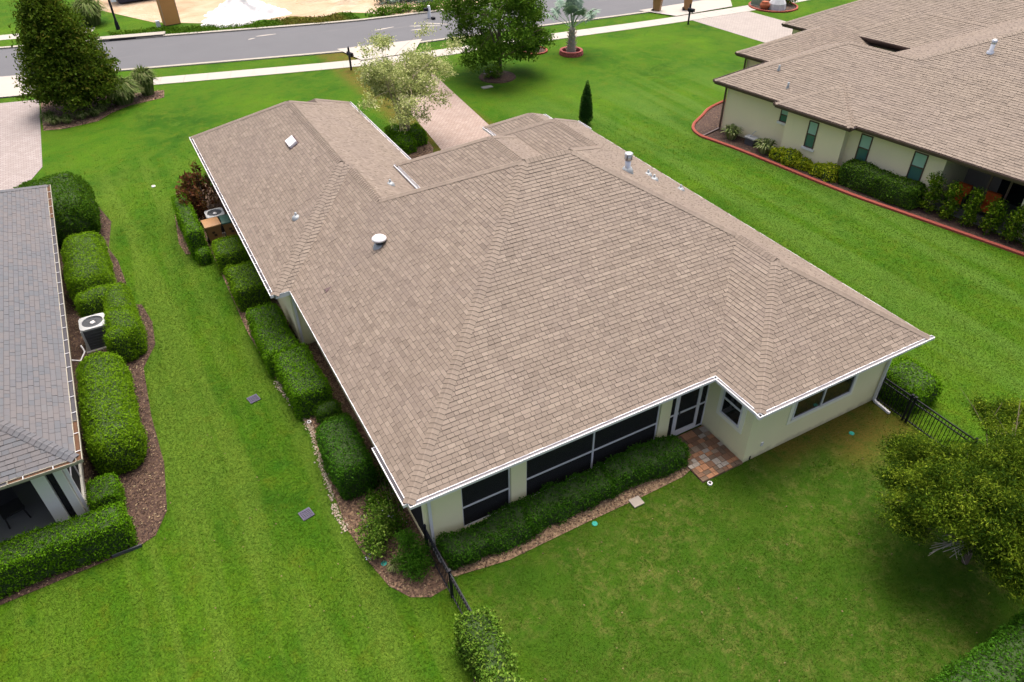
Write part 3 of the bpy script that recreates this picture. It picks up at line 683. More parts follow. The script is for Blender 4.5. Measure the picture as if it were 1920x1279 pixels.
gutter(house, (6.05, 15.6), (6.05, 13.0), Z1, (-1, 0), width=.14); gutter(house, (11.72, 13.2), (11.72, 15.6), Z1, (1, 0))
gutter(house, (11.43, 18.3), (11.43, 17.0), Z2, (-1, 0)); gutter(house, (16.09, 16.6), (16.09, 17.7), ZE, (1, 0)); gutter(house, (14.53, 17.2), (14.53, 18.25), Z2, (1, 0))
# walls
def wall(parent, pts, z0, z1, mat='stucco', name='wall'):
    m = MB(); x0, y0, x1, y1 = pts; return m.box(min(x0, x1), max(x0, x1), min(y0, y1), max(y0, y1), z0, z1).build(name, mat, parent)
T = .2
wall(house, (.54, .54, 1.57, .54+T), 0, 2.585)                      # lanai corner
wall(house, (3.03, .54, 3.5, .54+T), 0, 2.585, name='pillar'); wall(house, (8.0, .54, 8.40, .54+T), 0, 2.585, name='pillar')
wall(house, (1.57, .56, 3.03, .72), 2.36, 2.585, name='beam'); wall(house, (3.5, .56, 8.0, .72), 2.36, 2.585, name='beam'); wall(house, (8.4, .56, 9.86, .72), 2.36, 2.585, name='beam')
wall(house, (1.57, .56, 3.03, .72), 0, .16, name='sill'); wall(house, (3.5, .56, 8.0, .72), 0, .16, name='sill')
wall(house, (9.86, -1.21+.001, 9.86+T, 4.4), 0, 2.585)              # bump west wall, window cut below
wall(house, (9.86+T, -1.21, 15.55, -1.21+T), 0, 2.585)
wall(house, (15.55-T, -1.21+T, 15.55, 17.2), 0, 2.585); wall(house, (9.95, 17.2-T, 15.35, 17.2), 0, 2.585)
wall(house, (.54, 4.4, .54+T, 10.68), 0, 2.585); wall(house, (.015, 10.68, .74, 10.68+T), 0, 2.585)
wall(house, (.015, 10.88, .015+T, 24.54), 0, 2.585); wall(house, (.215, 24.34, 6.59, 24.54), 0, 2.585); wall(house, (6.59, 14.0, 6.79, 24.54), 0, 2.585)
wall(house, (6.45, 10, 6.6, 15.1), 2.6, 3.52, name='gable_wall'); wall(house, (6.6, 14.95, 11.3, 15.1), 0, 3.52, name='gable_wall'); wall(house, (11.15, 12, 11.3, 14.95), 2.6, 3.52, name='gable_wall')
wall(house, (11.9, 17.35, 12.2, 17.75), 0, 3.1, name='pillar'); wall(house, (13.8, 17.35, 14.1, 17.75), 0, 3.1, name='pillar'); wall(house, (11.9, 17.25, 14.1, 17.34), 2.5, 3.1, name='gable_wall')
# lanai inside
wall(house, (.56, .74, 9.84, 4.4), .02, .10, 'floor_in', 'lanai_floor'); wall(house, (.74, 4.4, 9.86, 4.6), 0, 2.585, 'wall_in', 'lanai_wall')
wall(house, (.54, .9, .60, 4.4), 0, .14, name='sill')
for y in (.74, 2.5, 4.35): MB().box(.55, .60, y, y+.05, .14, 2.585).build('screen_post', 'white', house)
MB().box(.565, .570, .8, 4.35, .14, 2.585).build('insect_screen', 'screen', house)
def screen_panel(x0, x1, z0, z1, rails, posts, y=.60):
    MB().box(x0+.02, x1-.02, y+.020, y+.024, z0, z1).build('insect_screen', 'screen', house)
    f = MB(); w = .045
    for z in (z0, z1-w): f.box(x0, x1, y, y+.04, z, z+w)
    for x in (x0, x1-w): f.box(x, x+w, y+.001, y+.041, z0, z1)
    fr = f.build('screen_frame', 'white', house)
    for z in rails: MB().box(x0+w, x1-w, y-.004, y+.045, z, z+.045).build('rail', 'white', fr)
    for x in posts: MB().box(x, x+.05, y-.008, y+.049, z0+w, z1-w).build('mullion', 'white', fr)
screen_panel(1.57, 3.03, .16, 2.36, (.94,), ()); screen_panel(3.5, 8.0, .16, 2.36, (.98,), (5.68,))
screen_panel(8.40, 8.66, .06, 2.36, (1.0,), ()); screen_panel(9.55, 9.86, .06, 2.36, (1.0,), ())
door = MB().box(8.67, 9.54, .610, .614, .30, 2.08).build('screen_door', 'screen', house)
f = MB()
for x in (8.66, 9.47): f.box(x, x+.08, .585, .645, .08, 2.14)
for z, h2 in ((.08, .20), (1.0, .06), (2.06, .08)): f.box(8.74, 9.47, .588, .642, z, z+h2)
f.build('door_frame', 'white', door); MB().box(8.66, 9.55, .59, .64, 2.145, 2.36).build('transom', 'white', door)
MB().box(8.77, 8.80, .55, .585, .98, 1.10).build('handle', 'acdark', door)
# furniture glimpsed behind the screen
tb = empty('patio_table', (6.2, 2.6, .10), 0, 'dark patio table behind the long screen of the middle house', 'table')
MB().lathe([(.02, .68), (.6, .68), (.6, .72), (.02, .72)], n=20).build('tabletop', 'furn', tb); MB().tube([(0, 0, 0), (0, 0, .68)], .05).build('pedestal', 'furn', tb); MB().lathe([(.3, 0), (.25, .03)], n=16).build('base', 'furn', tb)
# windows
def window_x(x, y0, y1, z0, z1, side, trim, gl='glass_dark'):
    """window on a wall in the plane x=const; side=-1 faces west"""
    s = side
    g = MB().box(*sorted((x+s*.012, x+s*.016)), y0, y1, z0, z1).build('window', gl, house)
    f = MB(); w = .05
    xs = sorted((x+s*.002, x+s*.045))
    for z in (z0, z1-w, (z0+z1)/2): f.box(*xs, y0, y1, z, z+w)
    for y in (y0, y1-w): f.box(*sorted((x+s*.003, x+s*.047)), y, y+w, z0, z1)
    f.build('window_frame', 'white', g)
    t = MB(); t.box(*sorted((x-s*.01, x+s*.030)), y0-.13, y1+.13, z0-.15, z0); t.box(*sorted((x-s*.01, x+s*.030)), y0-.13, y0, z0, z1+.1); t.box(*sorted((x-s*.01, x+s*.030)), y1, y1+.13, z0, z1+.1)
    t.build('window_trim', trim, g)
window_x(9.86, -.80, .0, 1.12, 2.30, -1, 'stucco_trim')
g = MB().box(11.50, 14.00, -1.226, -1.222, 1.00, 2.20).build('window', 'glass_dark', house)
f = MB()
for z in (1.0, 2.15): f.box(11.5, 14.0, -1.258, -1.212, z, z+.05)
for x in (11.5, 12.68, 13.95): f.box(x, x+.05, -1.260, -1.211, 1.0, 2.2)
f.build('window_frame', 'white', g)
t = MB(); t.box(11.37, 14.13, -1.240, -1.20, .86, 1.0); t.box(11.37, 11.5, -1.240, -1.20, 1.0, 2.3); t.box(14.0, 14.13, -1.240, -1.20, 1.0, 2.3); t.build('window_trim', 'stucco_trim', g)
MB().box(10.47, 10.56, -1.235, -1.208, .42, .56).build('outlet_cover', 'white', house)
MB().box(10.12, 10.16, -1.232, -1.208, .02, .16).build('weep_vent', 'furn', house)
downspout(house, (.66, .49, 2.6), (.66, .49), (-.02, -.5)); downspout(house, (15.43, -1.27, 2.62), (15.43, -1.27), (-.06, -.66)); downspout(house, (.10, 10.60, 2.62), (.10, 10.60), (0, -.45))
# patio of mixed stones
patio = empty('patio', (0, 0, 0), 0, 'small patio of mixed brown and grey stones by the screen door', 'patio')
MB().box(8.34, 9.87, -1.24, .545, 0, .045).build('base', 'mulch_tan', patio)
lib = {}; R = random.Random(9); y = -1.24; row = 0
while y < .53:
    hh = R.choice((.15, .15, .23)); hh = min(hh, .545-y); x = 8.34
    while x < 9.855:
        w2 = min(R.choice((.15, .15, .23, .23)), 9.86-x)
        if w2 > .04 and hh > .04:
            tq = R.choice((.1, .1, .3, .3, .35, .5, .5, .65, .65, .82, .82, .95)); kk = (round(w2, 3), round(hh, 3), tq)
            if kk not in lib:
                a2, b2 = w2-.012, hh-.012; mm = MB(); mm.box(0, a2, 0, b2, 0, .034, tq)
                lib[kk] = mm.mesh('paver'); lib[kk].materials.append(MT['patio'])
            o = link('paver', lib[kk], None, patio, (x+.006, y+.006, .032+R.uniform(0, .008))); o.rotation_euler[2] = R.gauss(0, .012)
        x += w2
    y += hh

# roof fittings of the middle house, each a small thing fixed to it
def on_roof(kind, x, y, z0, base): return z0+PI_*{'W': x-base, 'E': base-x, 'S': y-base, 'N': base-y}[kind]
def pipe_vent(x, y, z, parent, h=.20, up=(0, 0), r=.04):
    e2 = empty('vent_pipe', (x, y, z)); e2.parent = parent
    m = MB(); m.lathe([(.17, -.05), (.15, .03), (.075, .10)], n=12); m.build('vent_flashing', 'lead', parent, True, (x, y, z))
    bpy.data.objects.remove(e2)
    return MB().lathe([(r, -.05), (r, h), (r*.55, h+.005)], n=12).build('vent_pipe', 'lead', parent, True, (x, y, z))
def vent_at(px, py, k, base): pipe_vent(px, py, on_roof(k, px, py, ZE, base), roof)
for (x, y, k, b) in ((1.23, 13.05, 'W', -.525), (13.42, 8.78, 'E', 16.09), (13.17, 8.12, 'E', 16.09), (14.7, 8.32, 'E', 16.09), (4.82, 13.0, 'E', 7.33)): vent_at(x, y, k, b)
# mushroom vent
z = on_roof('W', 2.85, 8.83, ZE, 0)
mv = MB().lathe([(.13, -.08), (.13, .17)], (2.85, 8.83, z), 18).build('mushroom_vent', 'acdark', roof, True)
MB().lathe([(.13, .17), (.235, .17), (.235, .22), (.17, .275), (.05, .30)], (2.85, 8.83, z), 20).build('vent_cap', 'white', mv, True)
MB().lathe([(.24, -.10), (.20, .0), (.14, .05)], (2.85, 8.83, z-.02), 18).build('vent_flashing', 'lead', mv, True)
# brown gooseneck vent, opening down the slope
z = on_roof('W', .95, 8.78, ZE, 0); m = MB()
n8 = 9
for i in range(n8-1):
    t0, t1 = math.pi*i/(n8-1), math.pi*(i+1)/(n8-1)
    P = lambda t, x, r: (x, 8.78+r*math.cos(t), z-.10+r*1.15*math.sin(t)+(x-.95)*PI_)
    m.poly([P(t0, .85, .15), P(t1, .85, .15), P(t1, 1.16, .06), P(t0, 1.16, .06)])
gv = m.build('gooseneck_vent', 'brown_vent', roof); MB().poly([(.86, 8.78+.14*math.cos(math.pi*i/8), z-.155+.16*math.sin(math.pi*i/8)) for i in range(9)]).build('vent_mouth', 'furn', gv)
# off-ridge vent: white ribbed box
u_ = Vector((1, 0, PI_)).normalized(); v_ = Vector((0, 1, 0)); n_ = u_.cross(v_)
M = Matrix((u_, v_, n_)).transposed().to_4x4(); M.translation = Vector((2.55, 17.8, on_roof('W', 2.55, 17.8, ZE, -.525)))
rv = MB().box(-.17, .17, -.34, .34, 0, .11, M=M).build('roof_vent_box', 'white', roof)
MB().box(-.22, .22, -.39, .39, .0, .022, M=M).build('vent_flashing', 'brown_vent', rv)
for i in range(4): MB().box(-.18, .18, -.32+i*.175, -.23+i*.175, .11, .125, M=M).build('rib', 'white', rv)
MB().box(-.183, -.171, -.30, .30, .02, .085, M=M).build('vent_slot', 'acdark', rv)
# flue
z = on_roof('E', 11.35, 7.42, ZE, 16.09); fl = MB().lathe([(.10, -.2), (.10, .5), (.02, .5)], (11.35, 7.42, z), 16).build('flue_pipe', 'galv', roof, True)
MB().lathe([(.10, .42), (.125, .43), (.125, .62)], (11.35, 7.42, z), 16).build('flue_collar', 'galv', fl, True); MB().lathe([(.145, .62), (.145, .66), (.09, .69)], (11.35, 7.42, z), 18).build('flue_cap', 'galv', fl, True)
for a2 in (.9, 2.2, 3.7, 5.2): MB().box(-.02, .02, -.003, .003, .45, .60, M=Matrix.Translation((11.35+0.127*math.cos(a2), 7.42+0.127*math.sin(a2), z)) @ Matrix.Rotation(a2+1.57, 4, 'Z')).build('flue_slot', 'acdark', fl)
MB().lathe([(.24, -.14), (.2, .05), (.14, .16)], (11.35, 7.42, z), 16).build('flue_flashing', 'lead', fl, True)

# ------------------------------------------------------------------ left house
lh = empty('house', (0, 0, 0), 0, 'house with slate grey shingle roof at the left edge of the picture', 'house')
PL = .5; rl = Roof(lh, PL, 'roof_slate', 'underlay_slate', wid=(.16, .22, .28, .32), expo=.135, captones=(.1, .15, .3, .45, .5, .78))
X0, Y0, Y1 = -6.73, 5.42, 22.85
rl.plane([(X0, Y0), (X0, Y1), (X0-7.4, Y1-7.4), (X0-7.4, Y0+7.4)], (X0, 8), DIR['E'], ZE)
rl.plane([(X0, Y0), (X0-7.4, Y0+7.4), (X0-7.4, Y0)], (-8, Y0), DIR['S'], ZE)
rl.plane([(X0, Y1), (X0-7.4, Y1), (X0-7.4, Y1-7.4)], (-8, Y1), DIR['N'], ZE, False)
rl.plane([(X0-14.8, Y0), (X0-7.4, Y0), (X0-7.4, Y0+7.4)], (-18, Y0), DIR['S'], ZE, False)
rl.plane([(X0-14.8, Y1), (X0-7.4, Y1), (X0-7.4, Y1-7.4)], (-18, Y1), DIR['N'], ZE, False)
rl.plane([(X0-14.8, Y0), (X0-14.8, Y1), (X0-7.4, Y1-7.4), (X0-7.4, Y0+7.4)], (X0-14.8, 8), DIR['W'], ZE, False)
nE2, nS2, nN2 = up_n(DIR['E'], PL), up_n(DIR['S'], PL), up_n(DIR['N'], PL)
rl.cap_line((X0, Y0, ZE), (X0-3.2, Y0+3.2, ZE+PL*3.2), nE2, nS2, .15, .15); rl.cap_line((X0, Y1, ZE), (X0-3.2, Y1-3.2, ZE+PL*3.2), nE2, nN2, .15, .15)
rl.finish(300)
MB().poly([(X0, Y0, 2.58), (X0-14.8, Y0, 2.58), (X0-14.8, Y1, 2.58), (X0, Y1, 2.58)]).build('soffit', 'white', lh)
fascia(lh, (X0-14.8, Y0), (X0, Y0), ZE, (0, -1), 'tan_alu'); fascia(lh, (X0, Y0), (X0, Y1), ZE, (1, 0), 'tan_alu')
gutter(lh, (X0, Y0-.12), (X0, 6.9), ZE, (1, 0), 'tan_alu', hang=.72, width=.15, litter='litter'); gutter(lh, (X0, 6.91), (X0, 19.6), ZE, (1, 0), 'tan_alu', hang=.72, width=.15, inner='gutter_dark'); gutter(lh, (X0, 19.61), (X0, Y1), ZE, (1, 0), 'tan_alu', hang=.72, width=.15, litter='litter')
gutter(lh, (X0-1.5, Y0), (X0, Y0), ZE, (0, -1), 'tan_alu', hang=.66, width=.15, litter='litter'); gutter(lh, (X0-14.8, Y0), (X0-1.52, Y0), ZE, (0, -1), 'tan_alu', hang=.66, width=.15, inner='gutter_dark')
wall(lh, (-7.47, 9.2, -7.27, 22.3), 0, 2.58, 'stucco_left'); wall(lh, (-21, 22.1, -7.47, 22.3), 0, 2.58, 'stucco_left'); wall(lh, (-21, 9.2, -7.47, 9.4), 0, 2.58, 'wall_in')
wall(lh, (-7.98, 5.96, -7.66, 6.2), 0, 2.58, 'stucco_left', 'pillar'); wall(lh, (-7.47, 5.96, -7.27, 6.2), 0, 2.58, 'stucco_left', 'pillar')
wall(lh, (-21, 5.98, -7.98, 6.14), 2.40, 2.58, 'stucco_left', 'beam'); wall(lh, (-21, 5.98, -7.98, 6.14), 0, .16, 'floor_in', 'sill'); wall(lh, (-7.45, 6.2, -7.29, 9.2), 0, .2, 'stucco_left', 'sill')
wall(lh, (-21, 6.14, -7.47, 9.2), .02, .12, 'floor_in', 'lanai_floor'); MB().box(-21, -7.99, 6.02, 6.10, .165, .23).build('floor_rail', 'black', lh)
MB().box(-7.65, -7.48, 6.06, 6.07, .12, 2.58).build('insect_screen', 'screen', lh); MB().box(-7.36, -7.355, 6.2, 9.2, .2, 2.58).build('insect_screen', 'screen', lh)
for y in (6.25, 7.6, 9.1): MB().box(-7.39, -7.33, y, y+.05, .2, 2.58).build('screen_post', 'white', lh)
MB().box(-7.388, -7.332, 6.3, 9.1, 1.0, 1.05).build('rail', 'white', lh)
downspout(lh, (-7.21, 6.08, 2.6), (-7.21, 6.08), (.3, -.02)); MB().box(-8.0, -7.72, 5.935, 5.958, 2.34, 2.44).build('wall_lamp', 'furn', lh)
for i, (x, y, rz) in enumerate(((-9.0, 6.95, .3), (-10.6, 7.4, -.4))):
    c = empty('patio_chair', (x, y, .12), rz, ('dark patio chair nearest the pillar inside the left house porch', 'dark patio chair farther inside the left house porch')[i], 'chair', 'chairs in the left porch')
    MB().box(-.27, .27, -.27, .27, .38, .44).build('seat', 'furn', c); MB().box(-.27, .27, .22, .28, .44, .95).build('backrest', 'furn', c)
    for sx in (-.23, .23):
        for sy in (-.23, .23): MB().bar((sx*1.15, sy*1.15, 0), (sx, sy, .38), .04, .04).build('leg', 'furn', c)
MB().box(-6.85, -6.12, 4.34, 4.37, .0, .10).build('edging_board', 'acdark'); tag(bpy.data.objects['edging_board'], 'short grey edging board at the corner of the left bed', 'edging')

# ------------------------------------------------------------------ right house (own axes, turned 9.8 degrees)
RZ = math.atan(.172); RO = Vector((25.8, 18.88, 0)); RM = Matrix.Translation(RO) @ Matrix.Rotation(RZ, 4, 'Z')
rh = empty('house', RO, RZ, 'cream house with tan shingle roof and dark brown gutters at the upper right', 'house')
PR = .47; rr = Roof(rh, PR, 'roof_tan', 'underlay', expo=.14, wid=(.18, .24, .3), to_world=RM)
def hip_rect(u0, u1, v0, v1, z0=ZE, faces='WESN', sh='WESN'):
    h2 = min(u1-u0, v1-v0)/2
    if u1-u0 <= v1-v0: a, b = ((u0+u1)/2, v0+h2), ((u0+u1)/2, v1-h2)
    else: a, b = (u0+h2, (v0+v1)/2), (u1-h2, (v0+v1)/2)
    tall = u1-u0 <= v1-v0
    P = {'W': [(u0, v0), (a[0], a[1]), (b[0], b[1]), (u0, v1)] if tall else [(u0, v0), a, (u0, v1)], 'E': [(u1, v0), a, b, (u1, v1)] if tall else [(u1, v0), b, (u1, v1)],
         'S': [(u0, v0), (u1, v0), a] if tall else [(u0, v0), (u1, v0), b, a], 'N': [(u0, v1), (u1, v1), b] if tall else [(u0, v1), (u1, v1), b, a]}
    E = {'W': (u0, v0), 'E': (u1, v0), 'S': (u0, v0), 'N': (u0, v1)}
    for q in faces: rr.plane(P[q], E[q], DIR[q], z0, q in sh)
    return a, b, h2
rW, rE, rS, rN = (up_n(DIR[q], PR) for q in 'WESN')
def rcap(a, b, ha, hb, n1, n2, z0=ZE): rr.cap_line((*a, z0+PR*ha), (*b, z0+PR*hb), n1, n2, .16, .2)
# body and first wing share the west slope
rr.plane([(0, 0), (4.6, -4.6), (4.6, -8.3), (10.1, -13.8), (10.1, -15.2), (0, -25.3)], (0, 0), DIR['W'], ZE)
rr.plane([(0, 0), (9.2, 0), (4.6, -4.6)], (0, 0), DIR['N'], ZE)
rr.plane([(9.2, 0), (9.2, -8.3), (4.6, -8.3), (4.6, -4.6)], (9.2, 0), DIR['E'], ZE)
rr.plane([(0, -3.7), (20.2, -3.7), (10.1, -13.8)], (0, -3.7), DIR['N'], ZE); rr.plane([(20.2, -3.7), (20.2, -25.3), (10.1, -15.2), (10.1, -13.8)], (20.2, -5), DIR['E'], ZE, False); rr.plane([(0, -25.3), (20.2, -25.3), (10.1, -15.2)], (0, -25.3), DIR['S'], ZE, False)
rcap((0, 0), (4.6, -4.6), 0, 4.6, rW, rN); rcap((4.6, -8.3), (4.6, -4.6), 4.6, 4.6, rW, rE); rcap((4.6, -8.3), (10.1, -13.8), 4.6, 10.1, rW, rN)
# the small bump on the west side
rr.plane([(-.42, -8.4), (-.42, -4.2), (1.68, -6.3)], (-.42, -6), DIR['W'], ZE+.006)
rr.plane([(-.42, -4.2), (.0, -4.2), (2.1, -6.3), (1.68, -6.3)], (0, -4.2), DIR['N'], ZE+.006); rr.plane([(-.42, -8.4), (0, -8.4), (2.1, -6.3), (1.68, -6.3)], (0, -8.4), DIR['S'], ZE+.006)
rcap((-.42, -4.2), (1.68, -6.3), 0, 2.1, rW, rN); rcap((-.42, -8.4), (1.68, -6.3), 0, 2.1, rW, rS)
a, b, h2 = hip_rect(4.87, 13.2, -2.2, 2.34); rcap((4.87, 2.34), a, 0, h2, rW, rN)
a, b, h2 = hip_rect(12.2, 27, -14, 4.25); rcap((12.2, 4.25), b, 0, h2, rW, rN)
a, b, h2 = hip_rect(12.0, 17.6, -16, -.6, 3.15); rcap((12.0, -.6), b, 0, h2, rW, rN, 3.15); rcap(a, b, h2, h2, rW, rE, 3.15)
rroof = rr.finish(0)
for poly in ([(0, 0), (9.2, 0), (9.2, -3.7), (20.2, -3.7), (20.2, -25.3), (0, -25.3), (0, -8.4), (-.42, -8.4), (-.42, -4.2), (0, -4.2)], [(4.87, .01), (13.2, .01), (13.2, 2.34), (4.87, 2.34)], [(13.21, -3.6), (27, -3.6), (27, 4.25), (13.21, 4.25)]):
    MB().poly([(x, y, 2.58) for x, y in poly]).build('soffit', 'brown_alu', rh)
for a, b, o, z in (((0, 0), (0, -4.2), (-1, 0), ZE), ((-.42, -4.2), (-.42, -8.4), (-1, 0), ZE), ((0, -8.4), (0, -25.3), (-1, 0), ZE), ((4.87, 2.34), (4.87, 0), (-1, 0), ZE), ((12.2, 4.25), (12.2, 0), (-1, 0), ZE), ((12.0, -.6), (12.0, -8), (-1, 0), 3.15), ((-.42, -8.4), (0, -8.4), (0, -1), ZE), ((0, -4.2), (-.42, -4.2), (0, 1), ZE), ((0, 0), (9.2, 0), (0, 1), ZE)):
    fascia(rh, a, b, z, o, 'brown_alu', .2); gutter(rh, a, b, z, o, 'brown_alu', 'acdark')
wall(rh, (.55, -4.7, .75, -.55), 0, 2.58, 'stucco_right'); wall(rh, (.75, -.75, 8.7, -.55), 0, 2.58, 'stucco_right')
wall(rh, (.13, -7.95, .33, -4.7), 0, 2.58, 'stucco_right'); wall(rh, (.331, -4.9, .75, -4.701), 0, 2.575, 'stucco_right'); wall(rh, (.331, -7.949, .75, -7.75), 0, 2.575, 'stucco_right')
wall(rh, (.55, -12.65, .749, -7.951), 0, 2.58, 'stucco_right'); wall(rh, (.75, -12.65, 3.6, -12.45), 0, 2.58, 'stucco_right')
wall(rh, (3.6, -24.5, 3.8, -12.45), 0, 2.58, 'wall_in'); wall(rh, (.55, -16.4, .75, -16.1), 0, 2.58, 'stucco_right', 'pillar'); wall(rh, (.57, -20, .73, -16.4), 0, 2.58, 'stucco_right')
wall(rh, (.55, -20, 3.6, -12.65), .02, .1, 'floor_in', 'lanai_floor'); wall(rh, (.57, -16.1, .72, -12.65), 2.38, 2.58, 'stucco_right', 'beam')
for v in (-14.6, -15.4): MB().box(.60, .66, v-.04, v+.04, .1, 2.38).build('screen_post', 'brown_alu', rh)
MB().box(3.57, 3.59, -16.0, -14.2, .1, 2.2).build('sliding_door', 'glass_dark', rh)
wall(rh, (5.4, .75, 5.6, 1.85), 0, 2.58, 'stucco_right'); wall(rh, (5.4, 1.65, 12.6, 1.85), 0, 2.58, 'stucco_right'); wall(rh, (12.75, -.5, 12.95, 3.75), 0, 2.58, 'stucco_right'); wall(rh, (12.55, -12, 12.75, -1.1), 2.0, 3.05, 'stucco_right')
def rwin(u, v0, v1, z0, z1, sill=True):
    g = MB().box(u-.014, u-.010, v0, v1, z0, (z0+z1)/2).build('window', 'glass_green', rh)
    MB().box(u-.012, u-.008, v0, v1, (z0+z1)/2, z1).build('pane', 'pane_reflect', g)
    f = MB(); w2 = .05
    for z in (z0, (z0+z1)/2-.025, z1-w2): f.box(u-.04, u-.001, v0, v1, z, z+w2)
    for v in (v0, v1-w2): f.box(u-.042, u-.002, v, v+w2, z0, z1)
    f.build('window_frame', 'brown_alu', g)
    if sill: MB().box(u-.09, u-.003, v0-.08, v1+.08, z0-.12, z0).build('window_sill', 'white', g)
rwin(.13, -6.52, -5.98, .92, 2.28); rwin(.55, -9.15, -8.55, .95, 2.3, False); rwin(.55, -11.85, -11.2, .95, 2.3, False); rwin(.55, -4.62, -4.05, 1.55, 2.3)
downspout(rh, (.48, -.5, 2.62), (.48, -.5), (-1.65, -.12), 'brown_alu', .08); downspout(rh, (5.33, 1.9, 2.62), (5.33, 1.9), (-.4, .1), 'brown_alu', .08)
def rvent(u, v, h2, r, base=0, cap=False):
    z = ZE+PR*(u-base)
    o = MB().lathe([(r*1.9, -.05), (r*1.6, .05), (r, .10), (r, h2), (r*.5, h2+.01)], (u, v, z), 12).build('vent_pipe', 'galv' if cap else 'lead', rroof, True)
    if cap: MB().lathe([(r*1.25, h2-.14), (r*1.3, h2), (r*.6, h2+.05)], (u, v, z), 14).build('vent_cap', 'galv', o, True)
rvent(1.75, -2.65, .26, .05); rvent(.32, -4.55, .26, .05) if False else None
rvent(5.95, -10.85, .55, .10, cap=True)
z = ZE+PR*.9; MB().lathe([(.10, -.04), (.05, .1), (.05, .27)], (.9, -3.9, z), 12).build('vent_pipe', 'lead', rroof, True)
# terracotta-coloured bed edging and red mulch
CURB = smooth_line([(6.0, 2.2), (3.5, 2.1), (2.3, 1.9), (1.2, 1.45), (-.1, .95), (-.85, .35), (-1.22, -.5), (-1.2, -1.3), (-1.12, -3), (-1.15, -5.3), (-1.22, -7.5), (-1.22, -9.9), (-1.02, -12.4), (-.8, -15), (-.63, -17.3), (-.4, -22)], 8)
cw = [RM @ Vector((x, y, 0)) for x, y in CURB]; la = [(p.x, p.y) for p in cw]; lb = offset_line(la, .16)
m = MB()
for i in range(len(la)-1):
    q = [Vector((*la[i], 0)), Vector((*la[i+1], 0)), Vector((*lb[i+1], 0)), Vector((*lb[i], 0))]; up = Vector((0, 0, .13)); mid = Vector((0, 0, .15))
    c0, c1 = (q[0]+q[3])/2+mid, (q[1]+q[2])/2+mid
    m.poly([q[0]+up*.7, q[1]+up*.7, c1, c0]); m.poly([c0, c1, q[2]+up*.7, q[3]+up*.7]); m.poly([q[1]+up*.7, q[0]+up*.7, q[0], q[1]]); m.poly([q[3]+up*.7, q[2]+up*.7, q[2], q[3]])
tag(m.build('bed_edging', 'brickred'), 'long curving terracotta red edging beside the right house bed', 'edging')
rb = [(RM @ Vector((x, y, 0)))[:2] for x, y in CURB]+[tuple((RM @ Vector(q))[:2]) for q in ((.5, -22, 0), (.5, -.6, 0), (6, -.6, 0))]
sheet('planting_bed_right', rb, .016, 'mulch_red', 'structure'); EXCL.append(rb)

# ------------------------------------------------------------------ vegetation
def lump(P, amp, sc=2.2, seed=0.):
    x, y, z = P[:, 0]*sc+seed, P[:, 1]*sc+seed*1.7, P[:, 2]*sc-seed
    return amp*(np.sin(x*1.1+1.3*np.sin(y*.8))*np.sin(y*1.2+1.1*np.sin(z))+.6*np.sin(x*2.7+y*1.9)*np.sin(z*2.3+x*1.1))
def rbox_points(n, d, r, bottom=False):
    """points and normals on a rounded box of half sizes d (centred), radius r"""
    d = np.array(d, float); A = np.array([d[1]*d[2], d[1]*d[2], d[0]*d[2], d[0]*d[2], d[0]*d[1], d[0]*d[1]*(.2 if bottom else 0)]); f = rng.choice(6, n, p=A/A.sum())
    P = rng.uniform(-1, 1, (n, 3)); ax = np.array([0, 0, 1, 1, 2, 2])[f]; sg = np.array([-1, 1, -1, 1, 1, -1])[f]; P[np.arange(n), ax] = sg; P *= d
    inner = np.maximum(d-r, .01); C0 = np.clip(P, -inner, inner); N = unit(P-C0); return C0+N*r, N
